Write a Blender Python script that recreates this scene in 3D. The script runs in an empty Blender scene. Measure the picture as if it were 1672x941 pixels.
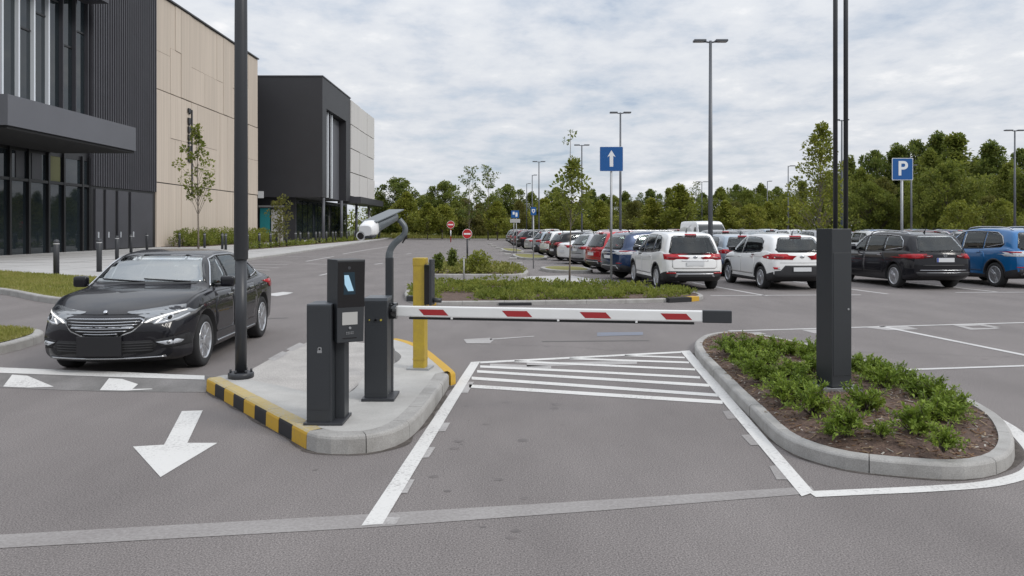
import bpy, bmesh, math, random
from mathutils import Vector, Matrix, geometry, noise
from mathutils.bvhtree import BVHTree

R = math.radians
SC = bpy.context.scene
COL = SC.collection
random.seed(7)
# ---- camera model: eye 1.85 m above the asphalt, looking level along +Y
F, HZ, CX, EYE = 1300.0, 372.0, 836.0, 1.85


def G(px, py, z=0.0):
    """point of the plane at height z that the photograph shows at px, py"""
    Y = F * (EYE - z) / (py - HZ)
    return Vector(((px - CX) / F * Y, Y, z))


def at(px, py, Y):
    return Vector(((px - CX) / F * Y, Y, EYE - (py - HZ) / F * Y))


def lerp(a, b, t):
    return a + (b - a) * t


def smooth(t):
    t = min(1, max(0, t))
    return t * t * (3 - 2 * t)


# ------------------------------------------------------------------ materials
MATS = {}


def mat(name, col, rough=0.5, metal=0.0, var=0.0, scale=4.0, col2=None, bump=0.0, bscale=60.0, coat=0.0,
        spec=0.5, emit=0.0, speck=0.0, speck_scale=250.0, fac=(0.35, 0.65), stretch=None, coords='Object'):
    if name in MATS:
        return MATS[name]
    m = bpy.data.materials.new(name)
    m.use_nodes = True
    nt = m.node_tree
    N, L = nt.nodes, nt.links
    b = N['Principled BSDF']
    b.inputs['Base Color'].default_value = (*col, 1)
    b.inputs['Roughness'].default_value = rough
    b.inputs['Metallic'].default_value = metal
    b.inputs['Coat Weight'].default_value = coat
    b.inputs['Coat Roughness'].default_value = 0.03
    b.inputs['Specular IOR Level'].default_value = spec
    if emit:
        b.inputs['Emission Color'].default_value = (*col, 1)
        b.inputs['Emission Strength'].default_value = emit
    tc = N.new('ShaderNodeTexCoord')
    src = tc.outputs[coords]
    if stretch:
        mp = N.new('ShaderNodeMapping')
        mp.inputs['Scale'].default_value = stretch
        L.new(src, mp.inputs['Vector'])
        src = mp.outputs[0]
    out = None
    if var or col2:
        c2 = col2 or tuple(max(0, c * (1 - var)) for c in col)
        c1 = col if col2 else tuple(min(1, c * (1 + var)) for c in col)
        n = N.new('ShaderNodeTexNoise')
        n.inputs['Scale'].default_value = scale
        n.inputs['Detail'].default_value = 6
        n.inputs['Roughness'].default_value = 0.62
        L.new(src, n.inputs['Vector'])
        mr = N.new('ShaderNodeMapRange')
        mr.inputs[1].default_value, mr.inputs[2].default_value = fac
        L.new(n.outputs['Fac'], mr.inputs[0])
        mx = N.new('ShaderNodeMix')
        mx.data_type = 'RGBA'
        mx.inputs[6].default_value = (*c1, 1)
        mx.inputs[7].default_value = (*c2, 1)
        L.new(mr.outputs[0], mx.inputs[0])
        out = mx.outputs[2]
    if speck:
        n2 = N.new('ShaderNodeTexNoise')
        n2.inputs['Scale'].default_value = speck_scale
        n2.inputs['Detail'].default_value = 3
        n2.inputs['Roughness'].default_value = 0.7
        L.new(tc.outputs[coords], n2.inputs['Vector'])
        mr2 = N.new('ShaderNodeMapRange')
        mr2.inputs[1].default_value, mr2.inputs[2].default_value = 0.3, 0.7
        mr2.inputs[3].default_value, mr2.inputs[4].default_value = 1 - speck, 1 + speck
        L.new(n2.outputs['Fac'], mr2.inputs[0])
        vm = N.new('ShaderNodeVectorMath')
        vm.operation = 'SCALE'
        if out is not None:
            L.new(out, vm.inputs[0])
        else:
            vm.inputs[0].default_value = col
        L.new(mr2.outputs[0], vm.inputs['Scale'])
        out = vm.outputs[0]
    if out is not None:
        L.new(out, b.inputs['Base Color'])
    if bump:
        nb = N.new('ShaderNodeTexNoise')
        nb.inputs['Scale'].default_value = bscale
        nb.inputs['Detail'].default_value = 4
        L.new(tc.outputs[coords], nb.inputs['Vector'])
        bp = N.new('ShaderNodeBump')
        bp.inputs['Strength'].default_value = bump
        bp.inputs['Distance'].default_value = 0.01
        L.new(nb.outputs['Fac'], bp.inputs['Height'])
        L.new(bp.outputs[0], b.inputs['Normal'])
    MATS[name] = m
    return m


def leaf_mat(name, cols, trans=0.5):
    """foliage: each leaf takes its own green, patches of the crown drift in hue"""
    if name in MATS:
        return MATS[name]
    m = bpy.data.materials.new(name)
    m.use_nodes = True
    nt = m.node_tree
    N, L = nt.nodes, nt.links
    b = N['Principled BSDF']
    b.inputs['Roughness'].default_value = 0.6
    b.inputs['Specular IOR Level'].default_value = 0.3
    ge = N.new('ShaderNodeNewGeometry')
    tc = N.new('ShaderNodeTexCoord')
    oi = N.new('ShaderNodeObjectInfo')
    n = N.new('ShaderNodeTexNoise')
    n.inputs['Scale'].default_value = 0.9
    n.inputs['Detail'].default_value = 3
    L.new(tc.outputs['Object'], n.inputs['Vector'])
    a = N.new('ShaderNodeMath'); a.operation = 'MULTIPLY_ADD'
    a.inputs[1].default_value = 0.45
    L.new(ge.outputs['Random Per Island'], a.inputs[0])
    c = N.new('ShaderNodeMapRange')
    c.inputs[1].default_value, c.inputs[2].default_value = 0.3, 0.7
    c.inputs[3].default_value, c.inputs[4].default_value = 0.0, 0.42
    L.new(n.outputs['Fac'], c.inputs[0])
    L.new(c.outputs[0], a.inputs[2])
    d = N.new('ShaderNodeMath'); d.operation = 'MULTIPLY_ADD'
    d.inputs[1].default_value = 0.22
    d.inputs[2].default_value = -0.04
    L.new(oi.outputs['Random'], d.inputs[0])
    e = N.new('ShaderNodeMath'); e.operation = 'ADD'
    L.new(a.outputs[0], e.inputs[0]); L.new(d.outputs[0], e.inputs[1])
    rp = N.new('ShaderNodeValToRGB')
    k = len(cols)
    rp.color_ramp.elements[0].color = (*cols[0], 1)
    rp.color_ramp.elements[1].color = (*cols[-1], 1)
    for i in range(1, k - 1):
        el = rp.color_ramp.elements.new(i / (k - 1)); el.color = (*cols[i], 1)
    L.new(e.outputs[0], rp.inputs[0])
    L.new(rp.outputs[0], b.inputs['Base Color'])
    tr = N.new('ShaderNodeBsdfTranslucent')
    L.new(rp.outputs[0], tr.inputs['Color'])
    mx = N.new('ShaderNodeMixShader')
    mx.inputs[0].default_value = trans
    L.new(b.outputs[0], mx.inputs[1]); L.new(tr.outputs[0], mx.inputs[2])
    L.new(mx.outputs[0], N['Material Output'].inputs['Surface'])
    MATS[name] = m
    return m


def paint_mat(name, col, wear_col, wear=(0.62, 0.72), rough=0.7):
    """road paint with wear: the asphalt shows through in flecks"""
    if name in MATS:
        return MATS[name]
    m = mat(name, col, rough=rough)
    nt = m.node_tree
    N, L = nt.nodes, nt.links
    b = N['Principled BSDF']
    tc = N.new('ShaderNodeTexCoord')
    n = N.new('ShaderNodeTexNoise'); n.inputs['Scale'].default_value = 38; n.inputs['Detail'].default_value = 7
    n.inputs['Roughness'].default_value = 0.75
    n3 = N.new('ShaderNodeTexNoise'); n3.inputs['Scale'].default_value = 1.7; n3.inputs['Detail'].default_value = 3
    L.new(tc.outputs['Object'], n.inputs['Vector']); L.new(tc.outputs['Object'], n3.inputs['Vector'])
    ad = N.new('ShaderNodeMath'); ad.operation = 'MULTIPLY_ADD'; ad.inputs[1].default_value = 0.35
    L.new(n3.outputs['Fac'], ad.inputs[0]); L.new(n.outputs['Fac'], ad.inputs[2])
    mr = N.new('ShaderNodeMapRange'); mr.inputs[1].default_value = wear[0] + .1; mr.inputs[2].default_value = wear[1] + .12
    L.new(ad.outputs[0], mr.inputs[0])
    mx = N.new('ShaderNodeMix'); mx.data_type = 'RGBA'
    mx.inputs[6].default_value = (*col, 1); mx.inputs[7].default_value = (*wear_col, 1)
    L.new(mr.outputs[0], mx.inputs[0]); L.new(mx.outputs[2], b.inputs['Base Color'])
    return m


# ------------------------------------------------------------------ mesh builder
class MB:
    def __init__(s):
        s.v, s.f, s.m, s.s = [], [], [], []

    def add(s, verts, faces, mi=0, sm=False):
        o = len(s.v)
        s.v += [Vector(p) for p in verts]
        for f in faces:
            s.f.append(tuple(i + o for i in f)); s.m.append(mi); s.s.append(sm)
        return o

    def box(s, c, size, rz=0.0, mi=0, M=None):
        x, y, z = (k / 2 for k in size)
        P = [Vector((a * x, b * y, d * z)) for d in (-1, 1) for b in (-1, 1) for a in (-1, 1)]
        if M is None:
            M = Matrix.Rotation(rz, 3, 'Z')
        P = [M @ p + Vector(c) for p in P]
        s.add(P, [(0, 2, 3, 1), (4, 5, 7, 6), (0, 1, 5, 4), (2, 6, 7, 3), (0, 4, 6, 2), (1, 3, 7, 5)], mi)

    def prism(s, poly, z0, z1, mi=0, mtop=None):
        n = len(poly)
        if sum(poly[i][0] * poly[(i + 1) % n][1] - poly[(i + 1) % n][0] * poly[i][1] for i in range(n)) < 0:
            poly = poly[::-1]
        P = [(p[0], p[1], z0) for p in poly] + [(p[0], p[1], z1) for p in poly]
        s.add(P, [(i, (i + 1) % n, n + (i + 1) % n, n + i) for i in range(n)] + [tuple(range(n))[::-1]], mi)
        s.add([(p[0], p[1], z1) for p in poly], [tuple(range(n))], mi if mtop is None else mtop)

    def sheet(s, poly, z, mi=0):
        n = len(poly)
        if sum(poly[i][0] * poly[(i + 1) % n][1] - poly[(i + 1) % n][0] * poly[i][1] for i in range(n)) < 0:
            poly = poly[::-1]
        s.add([(p[0], p[1], z) for p in poly], [tuple(range(n))], mi)

    def tube(s, pts, rad, n=12, mi=0, caps=True, sm=True):
        pts = [Vector(p) for p in pts]
        if not isinstance(rad, (list, tuple)):
            rad = [rad] * len(pts)
        o = len(s.v)
        up = None
        for i, p in enumerate(pts):
            t = (pts[min(i + 1, len(pts) - 1)] - pts[max(i - 1, 0)]).normalized()
            if up is None:
                up = Vector((1, 0, 0)) if abs(t.x) < .9 else Vector((0, 1, 0))
            a = (up - t * up.dot(t)).normalized(); b = t.cross(a); up = a
            s.v += [p + (a * math.cos(k * 2 * math.pi / n) + b * math.sin(k * 2 * math.pi / n)) * rad[i] for k in range(n)]
        for i in range(len(pts) - 1):
            for k in range(n):
                q = o + i * n
                s.f.append((q + k, q + (k + 1) % n, q + n + (k + 1) % n, q + n + k)); s.m.append(mi); s.s.append(sm)
        if caps:
            s.f.append(tuple(o + k for k in range(n))[::-1]); s.m.append(mi); s.s.append(False)
            q = o + (len(pts) - 1) * n
            s.f.append(tuple(q + k for k in range(n))); s.m.append(mi); s.s.append(False)

    def lathe(s, prof, axis='Z', n=24, c=(0, 0, 0), mi=0, sm=True, M=None):
        """prof: list of (radius, height)"""
        o = len(s.v)
        for r, h in prof:
            for k in range(n):
                a = k * 2 * math.pi / n
                p = Vector((r * math.cos(a), r * math.sin(a), h))
                if axis == 'X':
                    p = Vector((p.z, p.x, p.y))
                elif axis == 'Y':
                    p = Vector((p.y, p.z, p.x))
                if M is not None:
                    p = M @ p
                s.v.append(p + Vector(c))
        for i in range(len(prof) - 1):
            for k in range(n):
                q = o + i * n
                s.f.append((q + k, q + (k + 1) % n, q + n + (k + 1) % n, q + n + k)); s.m.append(mi); s.s.append(sm)
        for q, rev in ((o, True), (o + (len(prof) - 1) * n, False)):
            f = tuple(q + k for k in range(n))
            s.f.append(f[::-1] if rev else f); s.m.append(mi); s.s.append(False)

    def leaf(s, p, d, nrm, ln, wd, mi=0):
        """a folded leaf: two triangles sharing the midrib"""
        side = d.cross(nrm).normalized() * wd * .5
        up = nrm * wd * .18
        s.add([p, p + d * ln * .45 + side + up, p + d * ln, p + d * ln * .45 - side + up], [(0, 1, 2), (0, 2, 3)], mi)

    def mesh(s, name, mats, bevel=0.0, seg=2):
        me = bpy.data.meshes.new(name)
        me.from_pydata([tuple(p) for p in s.v], [], s.f)
        for m in (mats if isinstance(mats, (list, tuple)) else [mats]):
            me.materials.append(m)
        me.polygons.foreach_set('material_index', s.m)
        me.polygons.foreach_set('use_smooth', s.s)
        me.update()
        if bevel:
            bm = bmesh.new(); bm.from_mesh(me)
            bmesh.ops.remove_doubles(bm, verts=bm.verts, dist=1e-5)
            es = [e for e in bm.edges if len(e.link_faces) == 2 and e.calc_face_angle(0) > R(28)]
            bmesh.ops.bevel(bm, geom=es, offset=bevel, segments=seg, affect='EDGES', profile=.6, clamp_overlap=True)
            bm.to_mesh(me); bm.free()
        return me

    def build(s, name, mats, parent=None, bevel=0.0, seg=2):
        return link(name, s.mesh(name, mats, bevel, seg), parent)


def link(name, me, parent=None):
    o = bpy.data.objects.new(name, me)
    COL.objects.link(o)
    if parent is not None:
        o.parent = parent
    return o


def empty(name, loc=(0, 0, 0), rz=0.0):
    o = bpy.data.objects.new(name, None)
    o.empty_display_size = .2
    COL.objects.link(o)
    o.location = loc
    o.rotation_euler = (0, 0, rz)
    return o


def tag(o, label=None, cat=None, group=None, kind=None):
    if label: o['label'] = label
    if cat: o['category'] = cat
    if group: o['group'] = group
    if kind: o['kind'] = kind
    return o


KIDS = {}


def copy_tree(o, parent=None):
    c = o.copy(); COL.objects.link(c)
    if parent is not None:
        c.parent = parent
    for ch in list(o.children):
        copy_tree(ch, c)
    return c


def text_mesh(txt, size, depth=0.004, bold=0.0, name='lettering'):
    cu = bpy.data.curves.new(name, 'FONT')
    cu.body = txt; cu.size = size; cu.extrude = depth; cu.offset = bold
    cu.align_x = 'CENTER'; cu.align_y = 'CENTER'
    o = bpy.data.objects.new(name, cu)
    COL.objects.link(o)
    dg = bpy.context.evaluated_depsgraph_get()
    me = bpy.data.meshes.new_from_object(o.evaluated_get(dg))
    bpy.data.objects.remove(o); bpy.data.curves.remove(cu)
    return me


def catmull(pts, closed=False, sub=6):
    n = len(pts); out = []
    rng = range(n if closed else n - 1)
    for i in rng:
        p = [Vector(pts[j % n]) if closed else Vector(pts[min(max(j, 0), n - 1)]) for j in (i - 1, i, i + 1, i + 2)]
        for k in range(sub):
            t = k / sub
            out.append(.5 * (2 * p[1] + (p[2] - p[0]) * t + (2 * p[0] - 5 * p[1] + 4 * p[2] - p[3]) * t * t + (3 * p[1] - p[0] - 3 * p[2] + p[3]) * t ** 3))
    if not closed:
        out.append(Vector(pts[-1]))
    return out


def inside(p, poly):
    x, y = p[0], p[1]; c = False
    n = len(poly)
    for i in range(n):
        a, b = poly[i], poly[(i + 1) % n]
        if (a[1] > y) != (b[1] > y) and x < (b[0] - a[0]) * (y - a[1]) / (b[1] - a[1]) + a[0]:
            c = not c
    return c


def offset_poly(poly, d):
    """grow (d>0) a 2D polygon"""
    n = len(poly)
    P = [Vector((p[0], p[1])) for p in poly]
    ar = sum(P[i].x * P[(i + 1) % n].y - P[(i + 1) % n].x * P[i].y for i in range(n))
    sg = 1 if ar > 0 else -1
    out = []
    for i in range(n):
        e1 = (P[i] - P[i - 1]); e2 = (P[(i + 1) % n] - P[i])
        if e1.length < 1e-9: e1 = e2
        if e2.length < 1e-9: e2 = e1
        n1 = Vector((e1.y, -e1.x)).normalized() * sg; n2 = Vector((e2.y, -e2.x)).normalized() * sg
        b = (n1 + n2)
        b = b.normalized() if b.length > 1e-6 else n1
        k = d / max(.45, b.dot(n1))
        out.append((P[i].x + b.x * k, P[i].y + b.y * k))
    return out


def fill2d(poly, step):
    """triangulated points of a polygon: (points, faces, number of boundary points)"""
    B = []
    n = len(poly)
    for i in range(n):
        a, b = Vector(poly[i][:2]), Vector(poly[(i + 1) % n][:2])
        k = max(1, int((b - a).length / step))
        B += [a.lerp(b, j / k) for j in range(k)]
    xs = [p.x for p in B]; ys = [p.y for p in B]
    I = []
    nx = int((max(xs) - min(xs)) / step) + 1; ny = int((max(ys) - min(ys)) / step) + 1
    for i in range(nx):
        for j in range(ny):
            p = Vector((min(xs) + (i + .5) * step, min(ys) + (j + .5) * step))
            if inside(p, B) and min((p - q).length_squared for q in B) > (step * .45) ** 2:
                I.append(p)
    m = len(B)
    r = geometry.delaunay_2d_cdt(B + I, [(i, (i + 1) % m) for i in range(m)], [list(range(m))], 1, 1e-6)
    return r[0], r[2], B
# ------------------------------------------------------------------ vehicles
def pchip(keys):
    ks = sorted(keys)
    xs = [k[0] for k in ks]; ys = [k[1] for k in ks]; n = len(xs)
    h = [xs[i + 1] - xs[i] for i in range(n - 1)]
    d = [(ys[i + 1] - ys[i]) / h[i] for i in range(n - 1)]
    m = [d[0]] + [0 if d[i - 1] * d[i] <= 0 else 2 * d[i - 1] * d[i] / (d[i - 1] + d[i]) for i in range(1, n - 1)] + [d[-1]]

    def f(x):
        if x <= xs[0]: return ys[0]
        if x >= xs[-1]: return ys[-1]
        i = max(j for j in range(n - 1) if xs[j] <= x)
        t = (x - xs[i]) / h[i]
        return ((1 + 2 * t) * (1 - t) ** 2 * ys[i] + t * (1 - t) ** 2 * h[i] * m[i] + t * t * (3 - 2 * t) * ys[i + 1] + t * t * (t - 1) * h[i] * m[i + 1])
    return f


def glass_mat(name, tint, refl):
    """tinted pane: lets the cabin show through and mirrors the sky more towards grazing angles"""
    m = bpy.data.materials.new(name); m.use_nodes = True
    N, L = m.node_tree.nodes, m.node_tree.links
    N.clear()
    o = N.new('ShaderNodeOutputMaterial'); t = N.new('ShaderNodeBsdfTransparent'); g = N.new('ShaderNodeBsdfGlossy'); mx = N.new('ShaderNodeMixShader')
    t.inputs['Color'].default_value = (*tint, 1); g.inputs['Roughness'].default_value = .03; g.inputs['Color'].default_value = (.92, .96, .97, 1)
    lw = N.new('ShaderNodeFresnel'); lw.inputs['IOR'].default_value = 1.5
    mr = N.new('ShaderNodeMapRange'); mr.inputs[1].default_value = .04; mr.inputs[2].default_value = 1.0; mr.inputs[3].default_value = refl; mr.inputs[4].default_value = 1.0
    L.new(lw.outputs[0], mr.inputs[0]); L.new(mr.outputs[0], mx.inputs[0])
    L.new(t.outputs[0], mx.inputs[1]); L.new(g.outputs[0], mx.inputs[2]); L.new(mx.outputs[0], o.inputs['Surface'])
    MATS[name] = m
    return m


def car_mats():
    mat('rubber', (.018, .018, .019), rough=.85, bump=.1, bscale=200)
    mat('rim_silver', (.55, .56, .58), rough=.28, metal=.85)
    mat('rim_dark', (.02, .02, .022), rough=.6)
    glass_mat('car_glass', (.50, .55, .54), .05)
    glass_mat('windscreen_glass', (.66, .72, .71), .30)
    mat('privacy_glass', (.02, .024, .025), rough=.04, spec=.6)
    mat('cabin_dark', (.030, .030, .032), rough=.8)
    mat('seat_fabric', (.040, .040, .044), rough=.9)
    mat('black_plastic', (.022, .022, .024), rough=.55)
    mat('gloss_black', (.008, .008, .009), rough=.12, coat=.5)
    mat('chrome', (.50, .51, .53), rough=.22, metal=1.0)
    mat('red_lens', (.36, .006, .012), rough=.2, coat=.25, spec=.3)
    mat('dark_red_lens', (.13, .006, .01), rough=.2, coat=.3, spec=.3)
    mat('clear_lens', (.50, .52, .55), rough=.15, coat=1.0)
    mat('headlight_chrome', (.24, .25, .26), rough=.25, metal=.6, coat=1.0)
    mat('headlight_glow', (.9, .88, .84), rough=.3, emit=.55)
    mat('plate_white', (.62, .63, .64), rough=.5)
    mat('plate_blank', (.012, .012, .014), rough=.45)
    mat('plate_blue', (.02, .06, .35), rough=.5)
    mat('seam_dark', (.01, .01, .011), rough=.8)


PAINTS = {'black': (.010, .010, .013), 'white': (.78, .78, .77), 'pearl': (.72, .72, .71), 'silver': (.42, .43, .45), 'grey': (.17, .175, .185),
          'dark grey': (.06, .063, .07), 'red': (.46, .010, .016), 'dark red': (.12, .012, .018), 'blue': (.004, .125, .34), 'navy': (.008, .028, .085),
          'pale blue': (.30, .36, .42), 'beige': (.38, .35, .30), 'bronze': (.16, .12, .09)}


def paint(c):
    metal = c not in ('white', 'pearl', 'black')
    return mat('paint_' + c.replace(' ', '_'), PAINTS[c], rough=.32 if c not in ('black',) else .25, metal=.35 if metal else 0, coat=1.0 if c != 'black' else .5, spec=.5 if c != 'black' else .15, var=.02, scale=1.5)


def car_body(sp):
    L2, W2 = sp['L'] / 2, sp['W'] / 2
    zt, zb, zu, ww, zs = (pchip(sp[k]) for k in ('top', 'belt', 'under', 'width', 'sill'))
    ys = []
    y = -L2
    while y < L2 - 1e-6:
        ys.append(y)
        e = min(y + L2, L2 - y)
        y += .02 if e < .3 else (.045 if e < .6 else .06)
    ys.append(L2)
    N = 4
    rows = []
    for y in ys:
        w, t, b, u, sl = ww(y), zt(y), zb(y), zu(y), zs(y)
        b = min(b, t - .02)
        h = max(0, t - .08 - b)
        x9 = max(w * .55, w * .945 - .055 - sp.get('tumble', .29) * h)
        zr = t - min(.075, (t - b) * .55)
        mz = lerp(sl, b, .42)
        c = [(0, u), (w * .78, u), (w * .95, u + .035), (w * .985, lerp(u, sl, .6)), (w * .99, sl), (w * 1.0, mz), (w * .99, lerp(mz, b, .62)),
             (w * .95, b - .004), (w * .925, b + min(.02, (t - b) * .12)), (lerp(w * .925, x9, .5) + .018 * min(1, h * 3), lerp(b, zr, .52)), (x9, zr), (x9 * .86, t - min(.022, (t - b) * .2)), (x9 * .45, t - min(.004, (t - b) * .05)), (0, t)]
        P = [Vector((p[0], p[1], 0)) for p in c]
        P = [Vector((-P[1].x, P[1].y, 0))] + P + [Vector((-P[-2].x, P[-2].y, 0))]
        row = []
        for i in range(1, len(P) - 2):
            for k in range(N):
                tt = k / N; p = P[i - 1:i + 3]
                q = .5 * (2 * p[1] + (p[2] - p[0]) * tt + (2 * p[0] - 5 * p[1] + 4 * p[2] - p[3]) * tt * tt + (3 * p[1] - p[0] - 3 * p[2] + p[3]) * tt ** 3)
                row.append((max(0, q.x), q.y))
        row.append((0, c[-1][1]))
        row[0] = (0, c[0][1])
        rows.append(row)
    rb, fb = sp.get('bow_rear', .10), sp.get('bow_front', .26)
    nz, rz_ = sp.get('nose', .10), sp.get('tail', .05)

    def deform(x, y, z):
        ff = smooth((y - (L2 - 1.0)) / 1.0); fr = smooth((-L2 + .7 - y) / .7)
        y -= ff * fb * (x / W2) ** 2 + ff * nz * ((z - sp.get('nose_z', .48)) / .3) ** 2 * .5
        y += fr * rb * (x / W2) ** 2 + fr * rz_ * ((z - sp.get('tail_z', .62)) / .4) ** 2 * .5
        return Vector((x, y, z))
    K = len(rows[0]); n2 = 2 * K - 2
    mb = MB()
    clad = sp.get('clad')
    for j, y in enumerate(ys):
        r = rows[j]
        ring = [(r[i][0], r[i][1]) for i in range(K)] + [(-r[i][0], r[i][1]) for i in range(K - 2, 0, -1)]
        mb.v += [deform(p[0], y, p[1]) for p in ring]
    for j in range(len(ys) - 1):
        for i in range(n2):
            q = j * n2
            i2 = (i + 1) % n2
            f = (q + i, q + i2, q + n2 + i2, q + n2 + i)
            idx = min(i, n2 - 1 - i) // N
            mi = 1 if (idx < 1 or (clad and idx < 4)) else 0
            mb.f.append(f); mb.m.append(mi); mb.s.append(True)
    for end, y in ((0, -L2), (len(ys) - 1, L2)):
        q = end * n2
        ring = [(r_[0], r_[1]) for r_ in [rows[end][i] for i in range(K)]] + [(-rows[end][i][0], rows[end][i][1]) for i in range(K - 2, 0, -1)]
        zc = sum(p[1] for p in ring) / len(ring)
        prev = [q + i for i in range(n2)]
        for s in (.85, .7, .55, .4, .25, .1):
            cur = []
            for p in ring:
                mb.v.append(deform(p[0] * s, y, zc + (p[1] - zc) * s)); cur.append(len(mb.v) - 1)
            for i in range(n2):
                i2 = (i + 1) % n2
                f = (prev[i], cur[i], cur[i2], prev[i2]) if end else (prev[i2], cur[i2], cur[i], prev[i])
                zz = sum(mb.v[k].z for k in f) / 4
                mb.f.append(f if end == 0 else f[::-1])
                mb.m.append(1 if clad and zz < zs(y) - .05 else 0); mb.s.append(True)
            prev = cur
        mb.f.append(tuple(prev) if end else tuple(prev[::-1])); mb.m.append(0); mb.s.append(True)
    bm = bmesh.new()
    vs = [bm.verts.new(p) for p in mb.v]
    for f, mi, sm in zip(mb.f, mb.m, mb.s):
        try:
            nf = bm.faces.new([vs[i] for i in f]); nf.material_index = mi; nf.smooth = sm
        except ValueError:
            pass
    bmesh.ops.recalc_face_normals(bm, faces=bm.faces)
    me = bpy.data.meshes.new('body')
    bm.to_mesh(me)
    bvh = BVHTree.FromBMesh(bm)
    bm.free()
    return me, bvh


def cut_arches(me, sp):
    o = bpy.data.objects.new('body', me); COL.objects.link(o)
    cut = []
    for y in sp['axles']:
        for s in (-1, 1):
            mb = MB()
            r = sp['wheel_r'] + .055
            mb.lathe([(r, -.25), (r, .25)], axis='X', n=40, c=(s * (sp['W'] / 2 - .05), y, sp['wheel_r'] + .02), mi=0)
            cme = mb.mesh('cut', MATS['seam_dark'])
            c = bpy.data.objects.new('cut', cme); COL.objects.link(c); cut.append(c)
            md = o.modifiers.new('b', 'BOOLEAN'); md.operation = 'DIFFERENCE'; md.object = c; md.solver = 'EXACT'
            md.material_mode = 'TRANSFER'
    if sp.get('style') != 'van':
        L2 = sp['L'] / 2
        zt, zb, ww = pchip(sp['top']), pchip(sp['belt']), pchip(sp['width'])
        zr_ = min(z for _, z in sp['rear']); zf_ = min(z for _, z in sp['wind'])
        yr = next(-L2 + k * .02 for k in range(200) if zt(-L2 + k * .02) > zr_ + .10) + .08
        yf = next(L2 - k * .02 for k in range(300) if zt(L2 - k * .02) > zf_ + .06)
        mb = MB(); rings = []
        n = 12
        for k in range(n + 1):
            y = lerp(yr, yf, k / n)
            w, t, b = ww(y) - .09 * (1 - smooth((y - yr) / .6)), zt(y), zb(y)
            h = max(0, t - .08 - b)
            x9 = max(w * .55, w * .945 - .055 - sp.get('tumble', .29) * h)
            tt = max(t - .055, b + .03)
            rings.append([Vector((s * x, y, z)) for s, x, z in ((1, w - .14, .46), (1, w - .12, b - .03), (1, x9 - .045, max(tt - .045, b + .01)), (1, x9 * .7, tt), (-1, x9 * .7, tt), (-1, x9 - .045, max(tt - .045, b + .01)), (-1, w - .12, b - .03), (-1, w - .14, .46))])
        for r_ in rings: mb.v += r_
        q8 = 8
        for k in range(n):
            for i in range(q8):
                mb.f.append((k * q8 + i, k * q8 + (i + 1) % q8, (k + 1) * q8 + (i + 1) % q8, (k + 1) * q8 + i)); mb.m.append(0); mb.s.append(False)
        mb.f += [tuple(range(q8))[::-1], tuple(range(n * q8, n * q8 + q8))]; mb.m += [0, 0]; mb.s += [False, False]
        cm_ = mb.mesh('cut', MATS['cabin_dark'])
        cutters = [cm_]

        def prism_(poly, f0, f1, ax):
            b_ = MB(); n_ = len(poly)
            if ax == 'x': P = [(f0, p[0], p[1]) for p in poly] + [(f1, p[0], p[1]) for p in poly]
            else: P = [(p[0], f0, p[1]) for p in poly] + [(p[0], f1, p[1]) for p in poly]
            b_.add(P, [tuple(range(n_)), tuple(range(n_, 2 * n_))[::-1]] + [(i, n_ + i, n_ + (i + 1) % n_, (i + 1) % n_) for i in range(n_)])
            return b_.mesh('cut', MATS['gloss_black'])
        for poly in sp['side']:
            pc = offset_poly(poly, -.008)
            cutters += [prism_(pc, .35, 2, 'x'), prism_(pc, -2, -.35, 'x')]
        cutters += [prism_(offset_poly(sp['wind'], -.008), yf - .55, 4, 'y'), prism_(offset_poly(sp['rear'], -.008), -4, yr + .5, 'y')]
        for cme in cutters:
            bm = bmesh.new(); bm.from_mesh(cme); bmesh.ops.recalc_face_normals(bm, faces=bm.faces); bm.to_mesh(cme); bm.free()
            c = bpy.data.objects.new('cut', cme); COL.objects.link(c); cut.append(c)
            md = o.modifiers.new('b', 'BOOLEAN'); md.operation = 'DIFFERENCE'; md.object = c; md.solver = 'EXACT'
            md.material_mode = 'TRANSFER'
    dg = bpy.context.evaluated_depsgraph_get()
    ev = o.evaluated_get(dg)
    me2 = bpy.data.meshes.new_from_object(ev, depsgraph=dg)
    for c in cut:
        bpy.data.objects.remove(c)
    bpy.data.objects.remove(o)
    return me2


FR = {'R': (lambda u, v: Vector((3, u, v)), Vector((-1, 0, 0))), 'L': (lambda u, v: Vector((-3, u, v)), Vector((1, 0, 0))),
      'F': (lambda u, v: Vector((u, 6, v)), Vector((0, -1, 0))), 'B': (lambda u, v: Vector((u, -6, v)), Vector((0, 1, 0))),
      'T': (lambda u, v: Vector((u, v, 4)), Vector((0, 0, -1)))}


def patch(mb, bvh, poly, frame, off=.004, mi=0, step=.07, sink=.012):
    pts, tris, _ = fill2d(poly, step)
    org, d = FR[frame]
    V, Nn = [], []
    for p in pts:
        o = org(p.x, p.y)
        h = bvh.ray_cast(o, d)
        if h[0] is None:
            h = bvh.find_nearest(o + d * (5.3 if frame in 'FB' else 2.2))
        n = h[1]
        if n.dot(d) > 0: n = -n
        V.append(h[0]); Nn.append(n)
    ec = {}
    F2 = []
    for t in tris:
        a, b, c = (V[i] for i in t)
        if (b - a).cross(c - a).dot(d) > 0: t = tuple(t)[::-1]
        F2.append(tuple(t))
        for i in range(3):
            ec[(t[i], t[(i + 1) % 3])] = 1
    o = len(mb.v)
    n = len(V)
    mb.v += [p + q * off for p, q in zip(V, Nn)] + [p - q * sink for p, q in zip(V, Nn)]
    for t in F2:
        mb.f.append(tuple(i + o for i in t)); mb.m.append(mi); mb.s.append(True)
    for (a, b) in ec:
        if (b, a) not in ec:
            mb.f.append((o + b, o + a, o + n + a, o + n + b)); mb.m.append(mi); mb.s.append(False)
    return mb


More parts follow.
